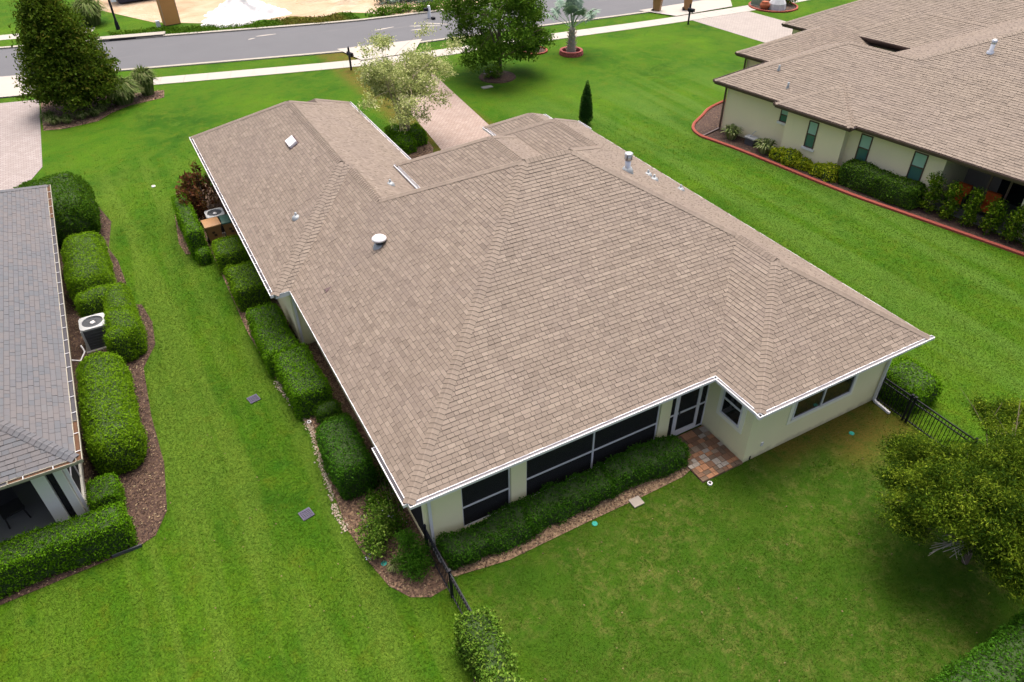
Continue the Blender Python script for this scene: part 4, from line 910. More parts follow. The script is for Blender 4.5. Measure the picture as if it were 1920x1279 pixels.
def hedge(name, label, boxes, mat, dens=900, leaf=.055, rad=.22, amp=.035, cat='hedge', group=None, bias=.5, aspect=.55, core=.055, drop=0):
    """boxes: (x0,x1,y0,y1,z1[,rot]) lumps of one clipped plant"""
    b0 = boxes[0]; root = empty(name, ((b0[0]+b0[1])/2, (b0[2]+b0[3])/2, 0), 0, label, cat, group); O = np.array(root.location)
    PP, NN = [], []; cm = MB()
    for k, b in enumerate(boxes):
        x0, x1, y0, y1, z1 = b[:5]; rot = b[5] if len(b) > 5 else 0; z0 = b[6] if len(b) > 6 else .0
        d = np.array([(x1-x0)/2, (y1-y0)/2, (z1-z0)/2+.08]); c = np.array([(x0+x1)/2, (y0+y1)/2, (z0+z1)/2-.08]); r = min(rad, d.min()*.95)
        ar = 8*(d[0]*d[1]*.6+d[1]*d[2]+d[0]*d[2]); n = int(ar*dens); P, N = rbox_points(n, d, r)
        ca, sa = math.cos(rot), math.sin(rot); Rm = np.array([[ca, -sa, 0], [sa, ca, 0], [0, 0, 1]])
        P = P+N*(lump(P+c, amp, 2.0, k)[:, None]+lump(P+c, amp*.5, 6.5, k)[:, None]+rng.normal(0, .022, (n, 1))-np.abs(rng.normal(0, .03, (n, 1)))+(rng.uniform(size=(n, 1)) < .05)*rng.uniform(.02, .09, (n, 1)))
        P = P@Rm.T+c; N = N@Rm.T; ok = P[:, 2] > .02; PP.append(P[ok]); NN.append(N[ok])
        # closed dark green core shell just under the leaves
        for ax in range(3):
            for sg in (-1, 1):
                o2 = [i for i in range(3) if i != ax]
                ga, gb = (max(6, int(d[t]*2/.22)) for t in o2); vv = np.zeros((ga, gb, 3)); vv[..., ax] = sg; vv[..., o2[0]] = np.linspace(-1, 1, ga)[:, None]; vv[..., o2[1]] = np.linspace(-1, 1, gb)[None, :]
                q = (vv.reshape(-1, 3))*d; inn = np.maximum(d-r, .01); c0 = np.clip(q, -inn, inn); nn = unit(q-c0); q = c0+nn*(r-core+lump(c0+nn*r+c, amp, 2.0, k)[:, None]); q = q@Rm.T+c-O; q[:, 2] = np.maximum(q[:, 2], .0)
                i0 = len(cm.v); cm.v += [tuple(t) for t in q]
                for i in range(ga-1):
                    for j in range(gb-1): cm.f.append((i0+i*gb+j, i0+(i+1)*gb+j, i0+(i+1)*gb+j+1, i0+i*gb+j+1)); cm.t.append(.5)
    cm.build('stems', 'core', root)  # core shell only, no separate stems modelled
    P = np.concatenate(PP)-O; N = np.concatenate(NN)
    if drop: keep = rng.uniform(size=len(P)) > drop*(lump(P, 1, 3.1, 4.) > .2); P, N = P[keep], N[keep]
    leaves('foliage', P, N+np.array([0, 0, .35]), leaf, mat, root, bias, aspect)
    return root
W_ = 'hedges along the west wall of the middle house'
hedge('clipped_hedge', 'small clipped cube hedge beside the tan bins', [(-1.48, -.30, 16.7, 18.2, 1.05)], 'lf_light', 800, .06, .25, group=W_)
hedge('clipped_hedge', 'clipped box hedge second from the bins along the west wall', [(-1.45, -.22, 13.75, 15.75, 1.1)], 'lf_light', 800, .06, .25, group=W_)
hedge('clipped_hedge', 'long clipped hedge below the wall jog of the middle house', [(-1.36, -.20, 9.4, 12.5, 1.08), (-1.15, .05, 6.95, 9.6, 1.08)], 'lf_hedge', 850, .06, .25, group=W_)
hedge('clipped_shrub', 'small dark shrub at the foot of the long west hedge', [(-.62, .14, 6.35, 6.95, .58)], 'lf_dark', 1100, .045, .25, cat='shrub')
hedge('clipped_shrub', 'small dark shrub next to the big blue-green west hedge', [(-.55, .32, 5.55, 6.25, .55)], 'lf_dark', 1100, .045, .25, cat='shrub')
hedge('clipped_hedge', 'dark blue-green rounded hedge nearest the rear corner', [(-.98, .14, 3.05, 5.35, 1.3)], 'lf_blue', 950, .055, .32, group=W_)
hedge('hedge_row', 'low dark loose hedge along the lanai screens', [(.75, 3.3, -.50, .42, .66), (3.0, 5.9, -.46, .42, .72, .01), (5.6, 8.45, -.48, .40, .76)], 'lf_blue', 950, .06, .26, .085, bias=.3)
hedge('clipped_hedge', 'rounded hedge outside the black fence by the rear downspout', [(15.75, 17.25, -2.35, -.75, 1.0)], 'lf_hedge', 800, .06, .4)
hedge('clipped_hedge', 'thin clipped hedge screening the bins and air conditioner', [(-2.30, -1.62, 18.6, 22.6, 1.35)], 'lf_hedge', 800, .06, .2); hedge('clipped_shrub', 'small shrub at the near end of the thin bin hedge', [(-2.15, -1.6, 18.0, 18.65, .6)], 'lf_hedge', 800, .06, .2, cat='shrub')
L_ = 'hedges along the left house'
hedge('clipped_hedge', 'big dark rounded hedge at the far corner of the left house', [(-8.6, -5.35, 22.2, 26.6, 1.95)], 'lf_dark', 520, .085, 1.1, .05, group=L_)
hedge('clipped_hedge', 'light green rounded block hedge between the dark mound and the curved hedge', [(-6.90, -5.32, 16.9, 21.1, 1.4)], 'lf_light', 800, .06, .62, group=L_)
hedge('clipped_hedge', 'curved hedge wrapped around the left air conditioner', [(-6.75, -5.2, 15.55, 16.45, 1.3), (-5.75, -4.82, 14.2, 16.4, 1.3), (-5.85, -4.78, 12.85, 14.8, 1.3), (-6.0, -5.1, 12.7, 13.5, 1.25)], 'lf_light', 850, .055, .42, group=L_)
hedge('clipped_hedge', 'large light green block hedge nearest the rear of the left house', [(-6.92, -5.48, 7.25, 12.1, 1.4)], 'lf_light', 900, .06, .58, group=L_)
hedge('clipped_shrub', 'small clipped shrub at the rear corner of the left house', [(-7.1, -6.3, 5.7, 6.65, .9)], 'lf_hedge', 900, .055, .15, cat='shrub')
hedge('clipped_hedge', 'long dark hedge below the left porch', [(-12.5, -6.22, 4.42, 5.32, 1.08)], 'lf_hedge', 900, .06, .2, group=L_)
hedge('vine_hedge', 'glossy vine hedge on the fence at the bottom of the picture', [(-.02, .88, -4.0, -2.25, 1.22), (-.30, .72, -6.6, -3.8, 1.28)], 'lf_jas', 1000, .075, .35, .07, bias=.3)
hedge('rear_hedge', 'dark hedge in the bottom right corner of the picture', [(7.2, 15.5, -9.5, -8.35, 1.15)], 'lf_blue', 900, .065, .4, .08, bias=.3)
# right house planting (own axes)
def rloc(u, v): p = RM @ Vector((u, v, 0)); return p.x, p.y
def rhedge(name, label, u0, u1, v0, v1, h2, *a, **k):
    x, y = rloc((u0+u1)/2, (v0+v1)/2); du, dv = (u1-u0)/2, (v1-v0)/2
    return hedge(name, label, [(x-du, x+du, y-dv, y+dv, h2, RZ)], *a, **k)
rhedge('clipped_hedge', 'dark green hedge beneath the two windows of the right house', -.62, .45, -12.35, -8.5, 1.15, 'lf_oak', 520, .085, .35, .07)
for i, (v, nm) in enumerate(((-5.0, 'nearest the yucca'), (-5.8, 'second from the yucca'), (-6.55, 'third from the yucca'), (-7.3, 'fourth from the yucca'), (-8.0, 'nearest the dark green hedge'))):
    rhedge('yellow_shrub', 'yellow-green shrub by the right house, '+nm, -.75, -.02, v-.45, v+.42, .62+.08*math.sin(i*2), 'lf_yellow', 420, .11, .35, .08, cat='shrub', group='yellow shrubs by the right house', bias=.3)
def tree_leaves(name, lobes, n, leaf, mat, parent, O, shell=.55, bias=.35, aspect=.5, up=.3, clump=0, cl_r=.25, var=.14):
    """points spread through ellipsoid lobes (cx,cy,cz,rx,ry,rz), gathered in clumps"""
    vol = np.array([l[3]*l[4]*l[5] for l in lobes])**.72; vol /= vol.sum(); lb = np.array(lobes)
    m = clump or n; k = rng.choice(len(lobes), m, p=vol); D = unit(rng.normal(size=(m, 3))); r = shell+(1-shell)*rng.uniform(size=(m, 1))**.6
    C0 = lb[k, :3]+D*r*lb[k, 3:]; N0 = D
    if clump:
        j = rng.integers(0, m, n); P = C0[j]+rng.normal(0, cl_r, (n, 3))*np.array([1, 1, .7]); N = N0[j]; tj = rng.normal(0, var, m)[j]
    else: P, N, tj = C0, N0, 0
    tone = np.clip(rng.beta(2, 2.4, n)+tj, 0, 1)
    return leaves(name, P-np.array(O), N+np.array([0, 0, up]), leaf, mat, parent, bias, aspect, tone)
def limbs(parent, O, trunk, tips, r0, mat, seed=1, spread=.45, name='trunk'):
    R = random.Random(seed); m = MB(); top = Vector(trunk[-1]); n = len(trunk)
    m.tube([Vector(p) for p in trunk], [r0*(1-.45*i/(n-1)) for i in range(n)], 8); t = m.build(name, mat, parent)
    b = MB()
    for tip in tips:
        tip = Vector(tip); s = Vector(trunk[R.randrange(max(0, n-3), n)]); mid_ = s.lerp(tip, .5)+Vector((R.gauss(0, .12), R.gauss(0, .12), R.uniform(0, .25)))*(tip-s).length*.3
        b.tube([s, mid_, tip], [r0*.42, r0*.26, r0*.08], 5)
        for _ in range(3):
            q = mid_.lerp(tip, R.random()); e2 = tip+Vector((R.gauss(0, .5), R.gauss(0, .5), R.gauss(.1, .4)))*(tip-s).length*spread
            b.tube([q, q.lerp(e2, .5)+Vector((0, 0, .05)), e2], [r0*.15, r0*.09, r0*.03], 4)
    b.build('branches', mat, t); return t
# foreground wax myrtle on the right
TB = (12.5, -6.6, 0); tr = empty('tree', TB, 0, 'yellow-green spreading tree in the back yard at the right edge', 'tree')
lob = [(12.17, -4.29, 2.1, .55, .5, .34), (11.19, -4.88, 2.2, .55, .5, .34), (10.48, -5.44, 2.2, .5, .45, .31), (12.27, -4.78, 2.5, .55, .5, .34), (11.24, -5.51, 2.8, .6, .54, .37), (10.49, -6.0, 2.8, .55, .5, .34), (10.33, -5.9, 2.1, .4, .36, .25), (12.37, -5.45, 2.7, .6, .54, .37), (11.28, -6.19, 3.1, .65, .59, .4), (10.87, -6.47, 2.8, .55, .5, .34), (12.77, -5.98, 2.8, .6, .54, .37), (11.77, -6.65, 3.1, .7, .63, .43), (11.33, -6.99, 2.7, .6, .54, .37), (14.2, -5.75, 2.6, .6, .54, .37), (12.82, -6.59, 3.0, .7, .63, .43), (11.93, -7.16, 3.0, .7, .63, .43), (11.53, -7.51, 2.5, .6, .54, .37), (11.28, -7.53, 2.1, .45, .41, .28), (11.29, -7.93, 1.9, .45, .41, .28), (15.14, -4.84, 2.1, .45, .41, .28), (16.01, -4.73, 2.1, .5, .45, .31), (15.77, -4.11, 1.9, .3, .27, .19), (11.46, -8.03, 2.4, .6, .54, .37), (12.23, -7.49, 2.8, .7, .63, .43), (13.9, -6.51, 2.7, .7, .63, .43), (15.75, -5.41, 2.3, .6, .54, .37), (11.06, -6.99, 2.2, .35, .32, .22), (13.2, -5.2, 2.1, .7, .6, .4), (13.3, -7.2, 2.3, .8, .7, .5), (14.6, -6.6, 2.4, .8, .7, .5), (13.1, -6.2, 3.2, .7, .6, .4), (12.4, -5.0, 1.7, .6, .5, .3), (11.5, -5.6, 1.9, .5, .5, .3)]
tree_leaves('crown', lob, 150000, .082, 'lf_wax', tr, TB, .25, .22, .26, .6, 1100, .13, .30)
tk = limbs(tr, TB, [(0, 0, 0), (.05, .05, .7), (-.05, .1, 1.3), (-.1, .15, 1.9)], [(l[0]-TB[0], l[1]-TB[1], l[2]+.05) for l in lob], .085, 'bark', 4, spread=.16)
m = MB(); R = random.Random(12)
for k_ in range(8):       # bare grey twigs that stick out of the crown towards the lawn
    s = Vector((-.85+R.uniform(-.1, .1), -.45+R.uniform(-.1, .1), 2.25)); e2 = Vector((-2.05+R.uniform(-.25, .45), -.02+R.uniform(-.25, .25), 1.85+R.uniform(-.15, .2)))
    md = s.lerp(e2, .5)+Vector((R.gauss(0, .08), R.gauss(0, .08), R.uniform(.0, .12))); m.tube([s, md, e2], [.022, .016, .006], 5)
    for _ in range(2):
        q = md.lerp(e2, R.uniform(.1, .7)); e3 = q+Vector((R.uniform(-.35, -.1), R.gauss(0, .22), R.uniform(-.06, .08))); m.tube([q, e3], [.009, .003], 4)
m.build('bare_branches', 'bark_grey', tk)
# magnolia at the upper left
TB = (-5.0, 40.3, 0); tr = empty('tree', TB, 0, 'dense dark conical magnolia beside the left driveway', 'tree')
R = random.Random(2); lob = []
for i in range(44):
    z = .8+5.9*(i/44)**.92; rr_ = 2.75*min(1, .70+z*.19)*max(.12, 1-(z/7.4)**1.5); an = i*2.4; lob.append((TB[0]+math.cos(an)*rr_*.62-.03*z, TB[1]+math.sin(an)*rr_*.62, z, .5+rr_*.38, .5+rr_*.38, .62))
tree_leaves('crown', lob, 42000, .20, 'lf_magnolia', tr, TB, .35, .3, .45, .2, 2600, .2)
limbs(tr, TB, [(0, 0, 0), (0, 0, 2), (0, 0, 4), (-.1, 0, 5.4)], [(l[0]-TB[0], l[1]-TB[1], l[2]) for l in lob[::5]], .18, 'bark', 5)
# oak in the front yard
TB = (20.0, 33.0, 0); tr = empty('tree', TB, 0, 'round leafy green tree in a mulch ring on the front lawn', 'tree')
R = random.Random(6); lob = []
for i in range(44):
    an = i*2.4; z = 1.4+5.6*((i*7 % 44)/44); rr_ = 3.3*math.sin(min(3.0, .55+2.3*(z-1.2)/6.2))*R.uniform(.55, 1.0); lob.append((TB[0]+math.cos(an)*rr_, TB[1]+math.sin(an)*rr_, z, 1.1, 1.1, .7))
lob += [(TB[0]-2.2, TB[1]-.8, 1.3, .6, .6, .45), (TB[0]+2.6, TB[1]-1, 2.2, .8, .7, .5), (TB[0]-.7, TB[1]-1.6, 1.5, .6, .5, .4)]
tree_leaves('crown', lob, 36000, .17, 'lf_oak', tr, TB, .3, .3, .5, .3, 900, .2)
limbs(tr, TB, [(0, 0, 0), (.02, 0, 1), (0, .1, 2.2), (.1, .1, 3.6)], [(l[0]-TB[0], l[1]-TB[1], l[2]) for l in lob[::3]], .15, 'bark', 8)
# crape myrtle by the driveway
TB = (10.2, 25.6, 0); tr = empty('tree', TB, 0, 'airy pale crape myrtle with many thin trunks by the driveway', 'tree')
R = random.Random(9); lob = []; stems = MB(); tw = MB(); tips = []
for i in range(9):
    an = i*.75+.3; s = Vector((math.cos(an)*.22, math.sin(an)*.18, 0)); q = Vector((math.cos(an)*.45, math.sin(an)*.4, 2.0)); e2 = Vector((math.cos(an)*R.uniform(.8, 1.8)+.1, math.sin(an)*R.uniform(.6, 1.5), R.uniform(3.3, 4.8)))
    stems.tube([s, q*.6+Vector((0, 0, .1)), q, e2], [.05, .045, .038, .014], 6)
    for _ in range(6):
        b0 = q.lerp(e2, R.uniform(.25, 1)); t3 = b0+Vector((R.gauss(0, .85), R.gauss(0, .85), R.gauss(.35, .65))); tw.tube([b0, b0.lerp(t3, .5)+Vector((0, 0, .1)), t3], [.013, .008, .003], 4); tips.append(t3)
st = stems.build('trunk', 'bark_pale', tr); tw.build('branches', 'bark_pale', st)
for t3 in tips: lob.append((t3.x+TB[0], t3.y+TB[1], t3.z, .6, .6, .45))
for i in range(14): an = R.uniform(0, 6.28); rr_ = R.uniform(1.1, 2.1); lob.append((TB[0]+math.cos(an)*rr_+.2, TB[1]+math.sin(an)*rr_, R.uniform(2.3, 4.4), .7, .7, .5))
tree_leaves('crown', lob, 23000, .12, 'lf_crape', tr, TB, .0, .2, .5, .2, 1500, .14)
# shrubs in the bed under the crape myrtle
hedge('clipped_shrub', 'clipped green shrub bed under the crape myrtle', [(9.2, 10.3, 24.0, 25.6, .75), (10.2, 11.2, 24.7, 26.2, .85), (9.4, 10.6, 25.6, 26.8, .75)], 'lf_hedge', 420, .09, .3, .06, cat='shrub')
# cypress
TB = (20.2, 22.9, 0); tr = empty('tree', TB, 0, 'slim dark cypress standing on the lawn behind the middle house', 'tree')
MB().tube([(0, 0, 0), (0, 0, 2.0)], [.06, .02], 6).build('trunk', 'bark', tr)
lob = [(TB[0], TB[1], .4+i*.225, .38*(1-(i/9)**2.2)+.03, .40*(1-(i/9)**2.2)+.03, .34) for i in range(9)]
tree_leaves('crown', lob, 6500, .10, 'lf_cypress', tr, TB, .5, .3, .35, .8)
# palm with blue-green fans
TB = (26.5, 34.3, 0); tr = empty('palm_tree', TB, 0, 'blue-green fan palm in a red block ring on the front lawn', 'palm')
m = MB(); m.lathe([(.36, 0), (.30, .5), (.24, 1.1), (.20, 1.7), (.10, 1.9)], n=12); t = m.build('trunk', 'bark_grey', tr); b = MB(); R = random.Random(4)
for i in range(46): an = i*2.4; z = .15+1.5*i/46; r = .33-.09*z; b.bar((math.cos(an)*r*.8, math.sin(an)*r*.8, z), (math.cos(an)*(r+.14), math.sin(an)*(r+.14), z+.2), .07, .03)
b.build('leaf_bases', 'bark_pale', t)
for i in range(22):
    an = i*2.4; el = .45+1.1*((i*5) % 22)/22; L = R.uniform(1.3, 1.75); d = Vector((math.cos(an)*math.cos(el), math.sin(an)*math.cos(el), math.sin(el))); s = Vector((0, 0, 1.75)); c = s+d*L
    m = MB(); m.tube([s, s.lerp(c, .5)+Vector((0, 0, .06)), c], [.03, .025, .02], 5, .9)
    x = d.cross(Vector((0, 0, 1))).normalized(); y = x.cross(d)
    for k_ in range(17):
        th = (k_-8)/8*1.9; v = (d*math.cos(th)+x*math.sin(th)).normalized(); q = d*math.sin(th)*-1+x*math.cos(th); ll = R.uniform(.62, .8)*(1.05-.12*abs(th)); tip = c+v*ll+Vector((0, 0, -.16)); md = c+v*ll*.55+y*.05
        m.poly([c, md-q*.07, tip, md+q*.07], R.uniform(.2, .9))
    m.build('frond', 'lf_palm', tr)
# ornamental grasses, yuccas, ti plant and other small plants
def tuft(name, label, loc, h2, r, n, mat, w=.03, cat='grass clump', group=None, droop=.5, part='blades'):
    root = empty(name, loc, 0, label, cat, group); an = rng.uniform(0, 6.283, n); sp = r*np.sqrt(rng.uniform(.02, 1, n)); hh = h2*rng.uniform(.6, 1.05, n)
    V = []
    ca, sa = np.cos(an), np.sin(an); z0 = np.zeros(n)
    b0 = np.stack([ca*sp*.42, sa*sp*.42, z0], 1); m1 = np.stack([ca*sp*.72, sa*sp*.72, hh*(.86-.25*droop*sp/r)], 1); e1 = np.stack([ca*sp*(1+.35*droop), sa*sp*(1+.35*droop), hh*(1-1.1*droop*(sp/r)**1.5)], 1)
    q = np.stack([-sa, ca, z0], 1)*w
    V = np.concatenate([np.stack([b0-q*.6, b0+q*.6, m1+q, m1-q], 1), np.stack([m1-q, m1+q, e1+q*.15, e1-q*.15], 1)]); tn = rng.uniform(0, 1, n)
    np_mesh(part, V, 4, np.concatenate([tn, tn]), mat, root); return root
G_ = 'ornamental grass clumps'
tuft('grass_clump', 'arching ornamental grass clump right beside the magnolia', (-2.7, 40.1, 0), 1.7, 1.3, 900, 'lf_grass', .03, group=G_, droop=.45); tuft('grass_clump', 'upright ornamental grass clump at the end of the magnolia bed', (-1.2, 40.9, 0), 1.9, .85, 800, 'lf_grass', .03, group=G_, droop=.35)
tuft('grass_clump', 'ornamental grass clump across the street by the path', (-2.9, 60.6, 0), 2.3, 1.5, 600, 'lf_grass', .04, group=G_)
for i, (x, y) in enumerate(((-6.7, 38.4), (-6.0, 38.2), (-5.2, 38.5), (-4.5, 38.6), (-6.9, 39.3), (-4.0, 39.2))): tuft('low_grass', 'low spiky tufts in mulch in front of the magnolia', (x, y, .02), .55, .5, 120, 'lf_grass', .025, 'plant', 'low tufts before the magnolia')
x, y = rloc(-.1, -1.75); tuft('yucca', 'pale spiky yucca nearest the front corner of the right house', (x, y, .02), .85, .62, 90, 'lf_yucca', .045, 'yucca', 'yuccas by the right house', .35, 'spikes')
x, y = rloc(-.25, -4.05); tuft('yucca', 'pale spiky yucca between the grey box and the yellow shrubs', (x, y, .02), .85, .62, 90, 'lf_yucca', .045, 'yucca', 'yuccas by the right house', .35, 'spikes')
# ti plant: red-brown canes with long leaves
root = empty('ti_plant', (-1.0, 22.4, 0), 0, 'red-brown leafy shrub behind the air conditioner of the middle house', 'shrub'); R = random.Random(3); cm = MB(); PP = []; NN = []
for i in range(26):
    x, y = R.uniform(-.75, .6), R.uniform(-1.0, 1.0); h2 = R.uniform(1.0, 2.3); tip = Vector((x*1.3, y*1.2, h2)); cm.tube([(x*.5, y*.5, 0), tip], [.02, .012], 5)
    for k_ in range(60): an = R.uniform(0, 6.28); el = R.uniform(-.2, 1.1); d = Vector((math.cos(an)*math.cos(el), math.sin(an)*math.cos(el), math.sin(el))); PP.append(tip+d*.16-Vector((0, 0, R.uniform(0, 1.3)))); NN.append(d.cross(Vector((R.gauss(0, 1), R.gauss(0, 1), 1))))
cm.build('canes', 'bark', root); leaves('foliage', np.array([tuple(p) for p in PP]), np.array([tuple(p) for p in NN]), .26, 'lf_ti', root, .6, .26)
# loose shrubs at the rear corner of the middle house
def bush(name, label, lobes, n, leaf, mat, cat='shrub', group=None, flowers=0, clump=120, cr=.1, asp=.5):
    O = (lobes[0][0], lobes[0][1], 0); root = empty(name, O, 0, label, cat, group); st = MB(); R = random.Random(len(label))
    for l in lobes:
        for _ in range(4): st.tube([((l[0]-O[0])*.15+R.gauss(0, .02), (l[1]-O[1])*.15+R.gauss(0, .02), 0), (l[0]-O[0]+R.gauss(0, l[3]*.4), l[1]-O[1]+R.gauss(0, l[4]*.4), l[2]+l[5]*.3)], [.016, .006], 5)
    st.build('stems', 'bark', root); tree_leaves('foliage', lobes, n, leaf, mat, root, O, .3, .3, asp, .3, clump, cr)
    if flowers: tree_leaves('flowers', lobes, flowers, .05, 'flower_blue', root, O, .9, .6, .9, .5, max(6, flowers//9), .05)['kind'] = 'stuff'
    return root
bush('flowering_shrub', 'loose shrub with pale blue flowers near the rear corner', [(-.62, 1.35, .5, .42, .42, .42), (-.35, 1.75, .55, .4, .35, .4), (-.75, 1.0, .38, .32, .3, .3)], 3000, .075, 'lf_jas', flowers=40)
bush('shrub', 'bushy green shrub at the end of the black fence by the house corner', [(-.02, .25, .55, .42, .40, .50), (.0, .0, .35, .42, .36, .32), (-.05, .45, .95, .24, .24, .22)], 5200, .055, 'lf_blue', clump=260, cr=.07)
bush('shrub', 'low straggly plants under the west eave of the lanai', [(.05, 1.5, .3, .3, .4, .28), (.15, 2.3, .3, .3, .45, .28), (-.25, 2.4, .35, .35, .35, .32), (.25, 3.2, .3, .25, .4, .28)], 2600, .07, 'lf_dark', flowers=20)
tuft('low_grass', 'tuft of yellowish grass beside the teal valve cover', (-.42, .42, .02), .35, .28, 120, 'lf_grass', .012, 'plant')
# column shrubs by the right porch
for i, v in enumerate((-12.75, -13.6, -14.5, -15.45, -16.35, -17.2)):
    x, y = rloc(.05, v); hgt = (1.85, 1.75, 1.75, 1.7, 1.7, 1.7)[i]
    bush('column_shrub', 'leafy upright column shrub by the right porch, '+('nearest the dark hedge', 'second from the dark hedge', 'third from the dark hedge', 'fourth from the dark hedge', 'fifth from the dark hedge', 'last at the right edge')[i], [(x, y, .5, .34, .34, .45), (x+.03, y, 1.0, .33, .33, .4), (x, y+.02, hgt-.3, .30, .30, .36)], 1500, .11, 'lf_podo', group='column shrubs by the right porch', clump=110, cr=.09)

# ------------------------------------------------------------------ fences
def fence(label, x, y0, y1, zt=1.2, posts=(), gate=False):
    f = empty('fence', (x, y0, 0), 0, label, 'fence', 'black metal picket fences'); L = abs(y1-y0); s = 1 if y1 > y0 else -1
    for z, w in ((zt, .04), (zt-.16, .03), (.12, .03)): MB().box(-.016, .016, *sorted((0, s*L)), z-w, z).build('rail', 'black', f)
    pk = MB().box(-.008, .008, -.008, .008, .05, zt-.005).mesh('picket'); pk.materials.append(MT['black'])
    n = int(L/.105)
    for i in range(n): link('picket', pk, None, f, (0, s*(.05+i*.105), 0))
    pm = MB().box(-.03, .03, -.03, .03, 0, zt+.05).box(-.038, .038, -.038, .038, zt+.05, zt+.075).mesh('post'); pm.materials.append(MT['black'])
    for p in posts: link('post', pm, None, f, (0, s*p, 0))
    return f
fence('black picket fence running from the lanai corner to the vine hedge', .46, .45, -2.5, 1.08, (0, 1.5, 2.9)); fence('black picket fence between the bedroom corner and the yellow-green tree', 15.52, -1.22, -8.2, 1.0, (.05, 1.08, 1.2, 3.2, 5.2, 6.9))

# ------------------------------------------------------------------ air conditioners and bins
def ac(label, x, y, s=.39, h2=.9, rz=0):
    a = empty('air_conditioner', (x, y, 0), rz, label, 'air conditioner', 'air conditioners'); MB().box(-s-.08, s+.08, -s-.08, s+.08, 0, .06).build('pad', 'concrete', a)
    MB().box(-s+.03, s-.03, -s+.03, s-.03, .06, h2-.06).build('coil', 'acdark', a)
    for sx in (-1, 1):
        for sy in (-1, 1): MB().box(*sorted((sx*s, sx*(s-.07))), *sorted((sy*s, sy*(s-.07))), .06, h2-.06).build('corner_post', 'acgrey', a)
    for sy in (-1, 1):
        for k_ in range(6): MB().box(-s+.07, s-.07, *sorted((sy*(s-.028), sy*(s-.006))), .13+k_*.115, .145+k_*.115).build('louvre', 'acdark', a)
    # top with a round hole
    m = MB(); n = 32; r = s*.80
    for i in range(n):
        t0, t1 = 2*math.pi*i/n, 2*math.pi*(i+1)/n
        def sq(t): c, q = math.cos(t), math.sin(t); k_ = (abs(c)**8+abs(q)**8)**(-1/8); return (c*k_*s, q*k_*s)
        for z, fl in ((h2, 1),):
            m.poly([(r*math.cos(t0), r*math.sin(t0), h2), (*sq(t0), h2-.01), (*sq(t1), h2-.01), (r*math.cos(t1), r*math.sin(t1), h2)])
        m.poly([(*sq(t0), h2-.01), (*sq(t0), h2-.08), (*sq(t1), h2-.08), (*sq(t1), h2-.01)])
        m.poly([(r*math.cos(t0), r*math.sin(t0), h2), (r*math.cos(t1), r*math.sin(t1), h2), (r*math.cos(t1), r*math.sin(t1), h2-.1), (r*math.cos(t0), r*math.sin(t0), h2-.1)])
    top = m.build('top_panel', 'acgrey', a); g = MB()
    for rr_ in (.35, .6, .85): g.lathe([(r*rr_, h2-.006), (r*rr_+.006, h2-.004)], n=28)
    for i in range(18): t0 = 2*math.pi*i/18; g.bar((.06*math.cos(t0), .06*math.sin(t0), h2-.005), (r*math.cos(t0), r*math.sin(t0), h2-.005), .007, .005)
    g2 = MB()
    for i in range(18): t0 = 2*math.pi*i/18; g2.bar((.06*math.cos(t0), .06*math.sin(t0), h2-.005), (r*math.cos(t0), r*math.sin(t0), h2-.005), .006, .005)
    g2.build('fan_grille', 'acdark', top)
    fan = MB().lathe([(.09, h2-.07), (.09, h2-.03), (.05, h2-.025)], n=14).build('fan_hub', 'white', a)
    for i in range(4): t0 = i*1.5708+.4; MB().poly([(.08*math.cos(t0), .08*math.sin(t0), h2-.07), (r*.94*math.cos(t0-.3), r*.94*math.sin(t0-.3), h2-.09), (r*.94*math.cos(t0+.3), r*.94*math.sin(t0+.3), h2-.06)]).build('fan_blade', 'acdark', fan)
    MB().lathe([(r, h2-.13), (.02, h2-.13)], n=20).build('fan_well', 'acdark', a); return a
ac('grey air conditioner under the west eave of the middle house', -.82, 20.75); ac('grey air conditioner beside the left house inside the curved hedge', -6.24, 14.5, .43, .95)
m = MB(); m.tube([(-6.8, 13.9, .5), (-6.75, 13.75, .3), (-6.95, 13.5, .15), (-7.2, 13.4, .35)], .025, 6); o = m.build('coolant_hose', 'white'); tag(o, 'pale hose between the left air conditioner and the house wall', 'hose')
def bin_(label, x, y, rz, lid, mark='bin_dark', s=1.0, group='wheeled bins beside the middle house'):
    b = empty('wheeled_bin', (x, y, 0), rz, label, 'bin', group); m = MB()
    lo = [(-.24, -.27), (.24, -.27), (.24, .27), (-.24, .27)]; hi = [(-.31, -.35), (.31, -.35), (.31, .35), (-.31, .35)]
    for i in range(4): m.poly([(*lo[i-1], .06), (*lo[i], .06), (*hi[i], 1.0), (*hi[i-1], 1.0)])
    m.poly([(*q, .06) for q in lo[::-1]]); m.box(-.33, .33, -.37, .37, .95, 1.0); m.build('body', 'bin', b)
    l = MB(); n = 6
    prof = [(-.40, 1.0), (-.39, 1.05), (-.2, 1.085), (.1, 1.09), (.36, 1.06), (.40, 1.02)]
    for (y0_, z0_), (y1_, z1_) in zip(prof, prof[1:]): l.poly([(-.34, y0_, z0_), (.34, y0_, z0_), (.34, y1_, z1_), (-.34, y1_, z1_)])
    l.poly([(-.34, q, z) for q, z in prof]); l.poly([(.34, q, z) for q, z in prof][::-1]); l.build('lid', lid, b)
    MB().tube([(-.26, .41, .98), (.26, .41, .98)], .018, 6).build('handle', lid, b)
    for sx in (-.27, .27): MB().tube([(sx-.03, .29, .12), (sx+.03, .29, .12)], .12, 12).build('wheel', 'furn', b)
    MB().box(-.10, .02, -.338, -.330, .66, .76, M=Matrix.Rotation(0, 4, 'X')).build('printed_mark', mark, b); MB().box(-.04, .08, -.330, -.318, .52, .62).build('printed_mark', mark, b)
    return b
